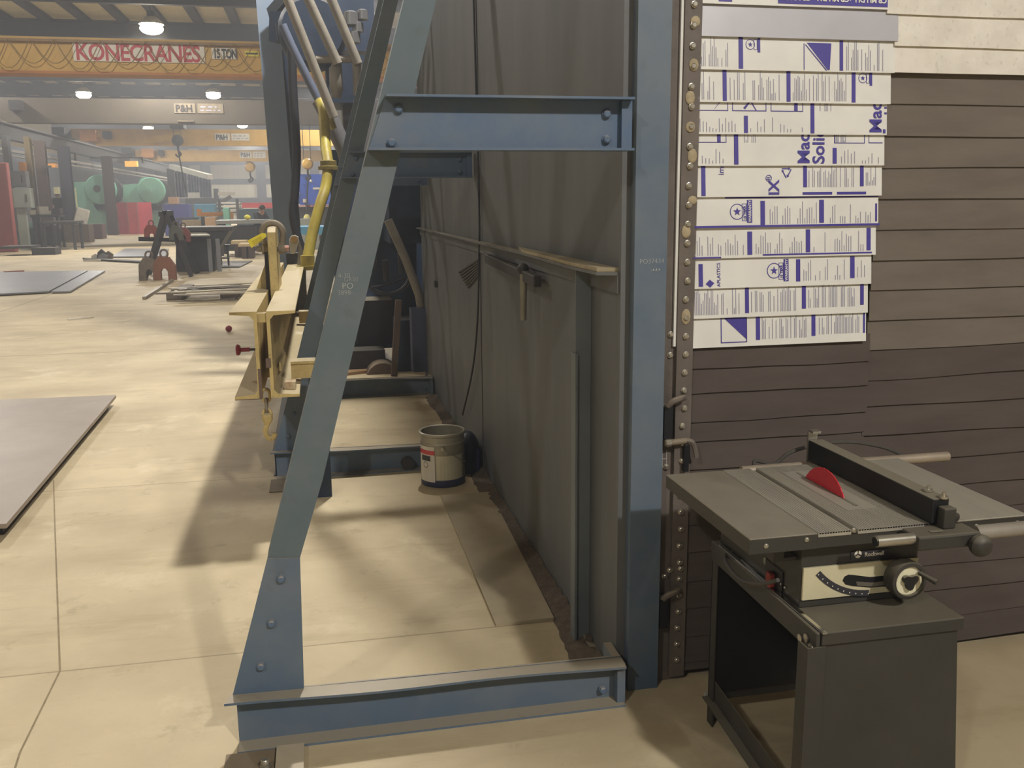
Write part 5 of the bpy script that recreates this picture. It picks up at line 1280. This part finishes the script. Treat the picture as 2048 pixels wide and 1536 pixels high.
# dark bin with sloping side
YB_ = 25.4
bn = T('dump_bin', 'black steel bin with a wide flared top and narrow base behind the rack', 'bin', (at(400, 545, YB_).x, YB_, 0))
zl = at(356, 455, YB_).z
P = [(at(352, 548, YB_).x, .02), (at(430, 540, YB_).x, .02), (at(432, 510, YB_).x, at(432, 505, YB_).z), (at(459, 461, YB_).x, at(459, 461, YB_).z), (at(352, 461, YB_).x, at(352, 461, YB_).z)]
B().prism(P, 'Y', YB_, YB_ + 1.6).out('body', M('bin_black', '24262b', .5, .1, .2, 3), bn)
B().bx(at(350, 455, YB_).x, at(463, 455, YB_).x, YB_ - .05, YB_ + 1.7, zl - .1, zl).out('rim', STEELD, bn)
for px in (384, 402): B().bx(at(px, 0, YB_).x - .05, at(px, 0, YB_).x + .05, YB_ - .12, YB_ - .001, 0, at(384, 478, YB_).z).out('post', STEELG, bn)
tag(B().extr([at(370, 473, YB_ - .5), at(420, 472, YB_ - .5), at(412, 467, YB_ - .02), at(374, 467, YB_ - .02)], (0, 0, .03)).out('pale_plate', M('pale_offcut', 'b8b2a0', .5, .1, .12, 4)), 'pale plate offcut lying on brackets at the front of the black bin', 'plate')
# stool
r, xa_, xb_, z_ = table('shop_stool', 'small dark stool with thin metal legs right of the black bin', 433, 459, 490, 27.3, .4, STEELD, STEELD, .06, .03, True, 'stool')
# flat bars on low blocks
pal = T('bar_stack', 'low stack of loose flat bars lying on two blocks on the floor', 'bars', (at(400, 590, 18).x, 18.0, 0))
rr = random.Random(5)
for px in (348, 456):
    v = fl(px, 601); B().bx(v.x - .13, v.x + .13, v.y, v.y + 1.9, 0, .13).out('block', CLG, pal)
BARM = [M('bar_mill', '8f8472', .5, .3, .2, 4), M('bar_light', 'b5a98e', .5, .2, .2, 4), M('bar_dark', '6c6050', .6, .2, .2, 4)]
v0 = fl(312, 594, .14); y = v0.y + .1
for k in range(9):
    ya = y + k * .2; B().bar((v0.x + rr.uniform(-.1, .5), ya, .155 + .004 * (k % 2)), (v0.x + 1.75 + rr.uniform(-.05, .3), ya + rr.uniform(-.15, .15), .155 + .004 * (k % 2)), .1, .025).out('flat_bar', BARM[k % 3], pal)
for k in range(4):
    B().bar((v0.x + .2 + .1 * k, y + .2 + .3 * k, .185 + .012 * k), (v0.x + 1.4 + rr.uniform(-.2, .3), y + .9 + .2 * k + rr.uniform(-.5, .2), .185 + .012 * k), .09, .02).out('flat_bar', BARM[(k + 1) % 3], pal)
# pipe lying on the floor towards the bars
tag(B().bar(fl(288, 596, .03), fl(345, 560, .03), .06, .05).out('floor_bar', BARM[0]), 'thin steel bar lying on the floor left of the flat bar stack', 'bar')
# steel plates on the floor
def plate(pts, z, th, name, mat, label, base=True):
    P = [fl(x, y, z) for x, y in pts]
    o = tag(B().extr(P, (0, 0, -th)).out(name, mat), label, 'plate')
    if base:
        cx_ = sum(p.x for p in P) / len(P); cy_ = sum(p.y for p in P) / len(P)
        e = B(); P2 = [Vector((cx_ + (p.x - cx_) * .9, cy_ + (p.y - cy_) * .9, z - th - .0005)) for p in P]
        e.extr(P2, (0, 0, -(z - th - .001))).out('dunnage', BLACKF, o) if z - th > .012 else e.bm.free()
    return o
A = fl(232, 790, .09); Bp = fl(0, 1062, .09); dr = (Bp - A).normalized(); Cc = fl(0, 799, .09); dl = (Cc - A).normalized()
P = [A, A + dr * 3.4, A + dr * 3.4 + dl * 3.2, A + dl * 3.2]
o = tag(B().extr(P, (0, 0, -.025)).out('steel_plate', STEELP), 'large brown grey steel plate lying raised on the floor at the left edge', 'plate')
B().extr([A + dr * .12 + dl * .05 - Vector((0, 0, .0255)), A + dr * 3.3 + dl * .05 - Vector((0, 0, .0255)), A + dr * 3.3 + dl * 3 - Vector((0, 0, .0255)), A + dr * .12 + dl * 3 - Vector((0, 0, .0255))], (0, 0, -.064)).out('dunnage', BLACKF, o)
plate(((175, 541), (98, 582), (-160, 596), (-60, 545)), .05, .03, 'steel_plate', STEELG, 'blue grey steel plate lying flat on the floor further back at left')
plate(((210, 541), (140, 582), (102, 583), (179, 541)), .045, .03, 'steel_plate', STEELG, 'narrow blue grey plate strip beside the further plate')
plate(((338, 497), (330, 512), (222, 513), (250, 497)), .05, .04, 'steel_plate', STEELG, 'grey plate lying on the floor left of the rack', False)
plate(((300, 521), (300, 524), (170, 517), (165, 515)), .06, .05, 'steel_plate', STEELD, 'thin dark plate strip on the floor behind the debris', False)
plate(((505, 521), (480, 533), (395, 535), (410, 523)), .03, .025, 'steel_plate', STEELD, 'dark plate lying on the floor behind the flat bars', False)
tag(B().bar(fl(135, 639, .012), fl(187, 634, .012), .03, .02).out('white_stick', PAPER), 'short white stick lying alone on the open concrete', 'stick')
tag(B().bar(fl(8, 545, .04), fl(48, 543, .04), .08, .06).out('rusty_bar', ORUST), 'short rusty bar on the floor behind the blue grey plate', 'bar')
db = T('scrap_clump', 'small clump of crumpled dark and bright scrap on the open floor', 'scrap', fl(200, 520))
for k, (dx, dy, h, mt) in enumerate(((-.0, 0, .35, STEELD), (.18, .1, .28, CLG), (-.2, .05, .2, PAPER), (.05, -.1, .22, STEELG))):
    v = fl(203, 520) + Vector((dx, dy, 0)); B().prism([(v.x - .14, 0), (v.x + .12, 0), (v.x + .16, h * .6), (v.x + .02, h), (v.x - .1, h * .7)], 'Y', v.y, v.y + .12).out('scrap_piece', mt, db)
B().bar(fl(168, 521, .03), fl(200, 520, .05), .08, .05).out('scrap_piece', PAPER, db)

# tables and racks beyond
YT = 38.0
table('light_bench', 'low table with pale things on it behind the A-frame rack', 352, 392, 436, 46, 1.2, STEELD, STEELD, .08, .06, True)
r, xa_, xb_, zt3 = table('long_table', 'long dark steel table where the person works, behind the bin', 430, 538, 441, 33.0, 1.6, M('grey_table_top', '8a8a86', .5, .2, .1, 3), STEELD, .12, .14)
B().bx(xa_ + .3, xb_ - .5, 33.3, 34.4, .15, zt3 - .2).out('under_chest', M('dark_chest', '3a3636', .7, 0, .15, 3), r)
for i, (px0, px1, pt, pb_, Yx, lab) in enumerate(((364, 413, 440, 455, 44, 'left stack of pale timber behind the bin'), (462, 492, 481, 489, 31.95, 'upper pale plank pile under the long table'), (476, 512, 487, 494, 31.0, 'lower pale plank pile under the long table'))):
    p, q = at(px0, pb_, Yx), at(px1, pt, Yx)
    o = T('plank_pile', lab, 'timber', ((p.x + q.x) / 2, Yx, 0), 'pale timber piles in the middle distance')
    B().bx(p.x, q.x, Yx, Yx + .9, p.z, q.z).out('planks', CONCL, o, bevel=.02)
    for x in (p.x + .1, q.x - .25): B().bx(x, x + .15, Yx, Yx + .9, 0, p.z - .001).out('bearer', BROWNC, o)
tag(pbox(B(), 411, 434, 431, 458, 40.5, 1.2, True).out('cardboard_box', CARD, bevel=.02), 'brown cardboard box standing behind the black bin', 'box')
lb_ = T('lift_beam_stand', 'orange lifting beam lying level on stands in the middle distance', 'beam', (at(430, 430, 42).x, 42, 0))
pbox(B(), 394, 424, 464, 433, 42, .3).out('beam', ORANGE, lb_); pbox(B(), 394, 418, 401, 433, 41.95, .4).out('end_plate', ORANGE, lb_); pbox(B(), 458, 424, 465, 438, 41.95, .4).out('end_plate', ORANGE, lb_)
for px in (404, 452): pbox(B(), px, 433.5, px + 4, 470, 42.05, .2, True).out('stand', STEELD, lb_)
tag(pbox(B(), 447, 415, 458, 440, 41.0, .5, True).out('green_machine', GREENM, bevel=.03), 'small pale green machine post before the orange beam', 'machine')
tag(pbox(B(), 328, 408, 376, 438, 56, 1.5, True).out('violet_cabinet', VIOLET, bevel=.03), 'violet blue cabinet beside the right green press', 'cabinet')
tag(pbox(B(), 337, 394, 354, 408, 55.9, .8).out('cardboard_box', M('tan_box', 'c09a7c', .7, 0, .08, 4), bevel=.02), 'tan box standing on top of the violet blue cabinet', 'box')
tag(pbox(B(), 388, 408, 428, 419, 60, 1.5, True).out('cyan_machine', CYAN, bevel=.03), 'light blue low machine behind the orange beam', 'machine')
rkd = T('steel_rack', 'rack of bright bars with dark shelves before the back wall', 'rack', (at(450, 440, 62).x, 62, 0))
for py in (404, 411, 419, 428): pbox(B(), 434, py, 480, py + 3.5, 62 + rr.uniform(0, .5), .8).out('bar_bundle', rr.choice([PAPER, GALV, PAPER]), rkd)
for px in (438, 474): pbox(B(), px, 398, px + 2.5, 445, 61.9, .15, True).out('upright', STEELD, rkd)
pbox(B(), 432, 407.5, 484, 410, 62.2, 1).out('shelf', STEELD, rkd); pbox(B(), 432, 415, 484, 418, 62.2, 1).out('shelf', STEELD, rkd); pbox(B(), 432, 423, 484, 427, 62.2, 1).out('shelf', STEELD, rkd)
mm = T('dark_machine', 'dark machine with white parts on top in front of the back wall panels', 'machine', (at(420, 410, 80).x, 80, 0))
pbox(B(), 372, 396, 428, 425, 80, 2, True).out('base', STEELD, mm); pbox(B(), 436, 384, 470, 391, 79, .5).out('white_arm', PAPER, mm); pbox(B(), 428, 377, 436, 400, 79.4, .6).out('head', STEELD, mm); B().bar(at(430, 412, 79), at(462, 393, 79), .3, .3).out('arm', BROWNC, mm); pbox(B(), 428, 400, 445, 430, 79.6, .6, True).out('pedestal', STEELD, mm)
tag(pbox(B(), 484, 405, 572, 416, 58, 1.5).bx(at(490, 0, 58).x, at(565, 0, 58).x, 58.2, 59.3, 0, at(490, 416, 58).z).out('red_trailer', REDS2), 'long red low body behind the dark bin row and the person', 'trailer')
tag(pbox(B(), 478, 417, 560, 434, 50, 1.5, True).out('green_bin', M('dark_teal', '2c4448', .6, 0, .12, 2), bevel=.03), 'long dark teal bin below the red body', 'bin')
tag(B().sph(at(495, 437, 33.4) + Vector((0, 0, .04)), .11, (1, 1, .8), 12).out('yellow_helmet', TAG, None, True), 'yellow hard hat lying on the long table', 'hard hat')
# blue machine right of the column
bm2 = T('blue_machine', 'big royal blue machine panel right of the blue column', 'machine', (at(625, 410, 40).x, 40, 0))
pbox(B(), 600, 348, 720, 410, 40, 2.5).out('panel', ROYAL, bm2); pbox(B(), 596, 410, 720, 413, 39.9, 2.6).out('red_trim', REDS, bm2); pbox(B(), 598, 413, 720, 470, 40.3, 2, True).out('base', STEELD, bm2)
pbox(B(), 570, 368, 588, 388, 39.9, .6).out('light_blue_box', CYAN, bm2); pbox(B(), 574, 340, 600, 368, 40.4, 1).out('upper_housing', M('mid_blue', '4a78a8', .5, 0, .1, 2), bm2); pbox(B(), 572, 388, 600, 408, 40.5, 1).out('lower_housing', ROYAL, bm2)
B().sph(at(622, 362, 39.95), .06, (1, 1, 1), 8).out('lamp_dot', PAPER, bm2, True); pbox(B(), 626, 375, 641, 379, 39.95, .04).out('maker_plate', SIGNW, bm2); pbox(B(), 606, 398, 615, 405, 39.93, .06).out('white_tag', PAPER, bm2); pbox(B(), 571, 390, 575, 397, 39.8, .1).out('white_valve', PAPER, bm2, bevel=.02)
B().bx(at(590, 0, 41).x, at(600, 0, 41).x, 40.7, 41.5, 0, at(0, 350, 40).z).out('post', DBLUE, bm2)
tag(pbox(B(), 601, 437, 640, 454, 36.5, .8, True).out('grey_cabinet', ELEC, bevel=.02), 'grey cabinet below the blue machine, right of the black hose', 'cabinet')
bl = T('blue_work_table', 'bright blue table edge behind the shackle and column', 'table', (at(590, 470, 30).x, 30, 0))
pbox(B(), 556, 453, 660, 470, 30, 1.8).out('table_body', CYAN, bl); pbox(B(), 560, 470.5, 575, 500, 30.1, .2, True).out('leg', STEELD, bl); pbox(B(), 640, 470.5, 655, 500, 30.1, .2, True).out('leg', STEELD, bl)
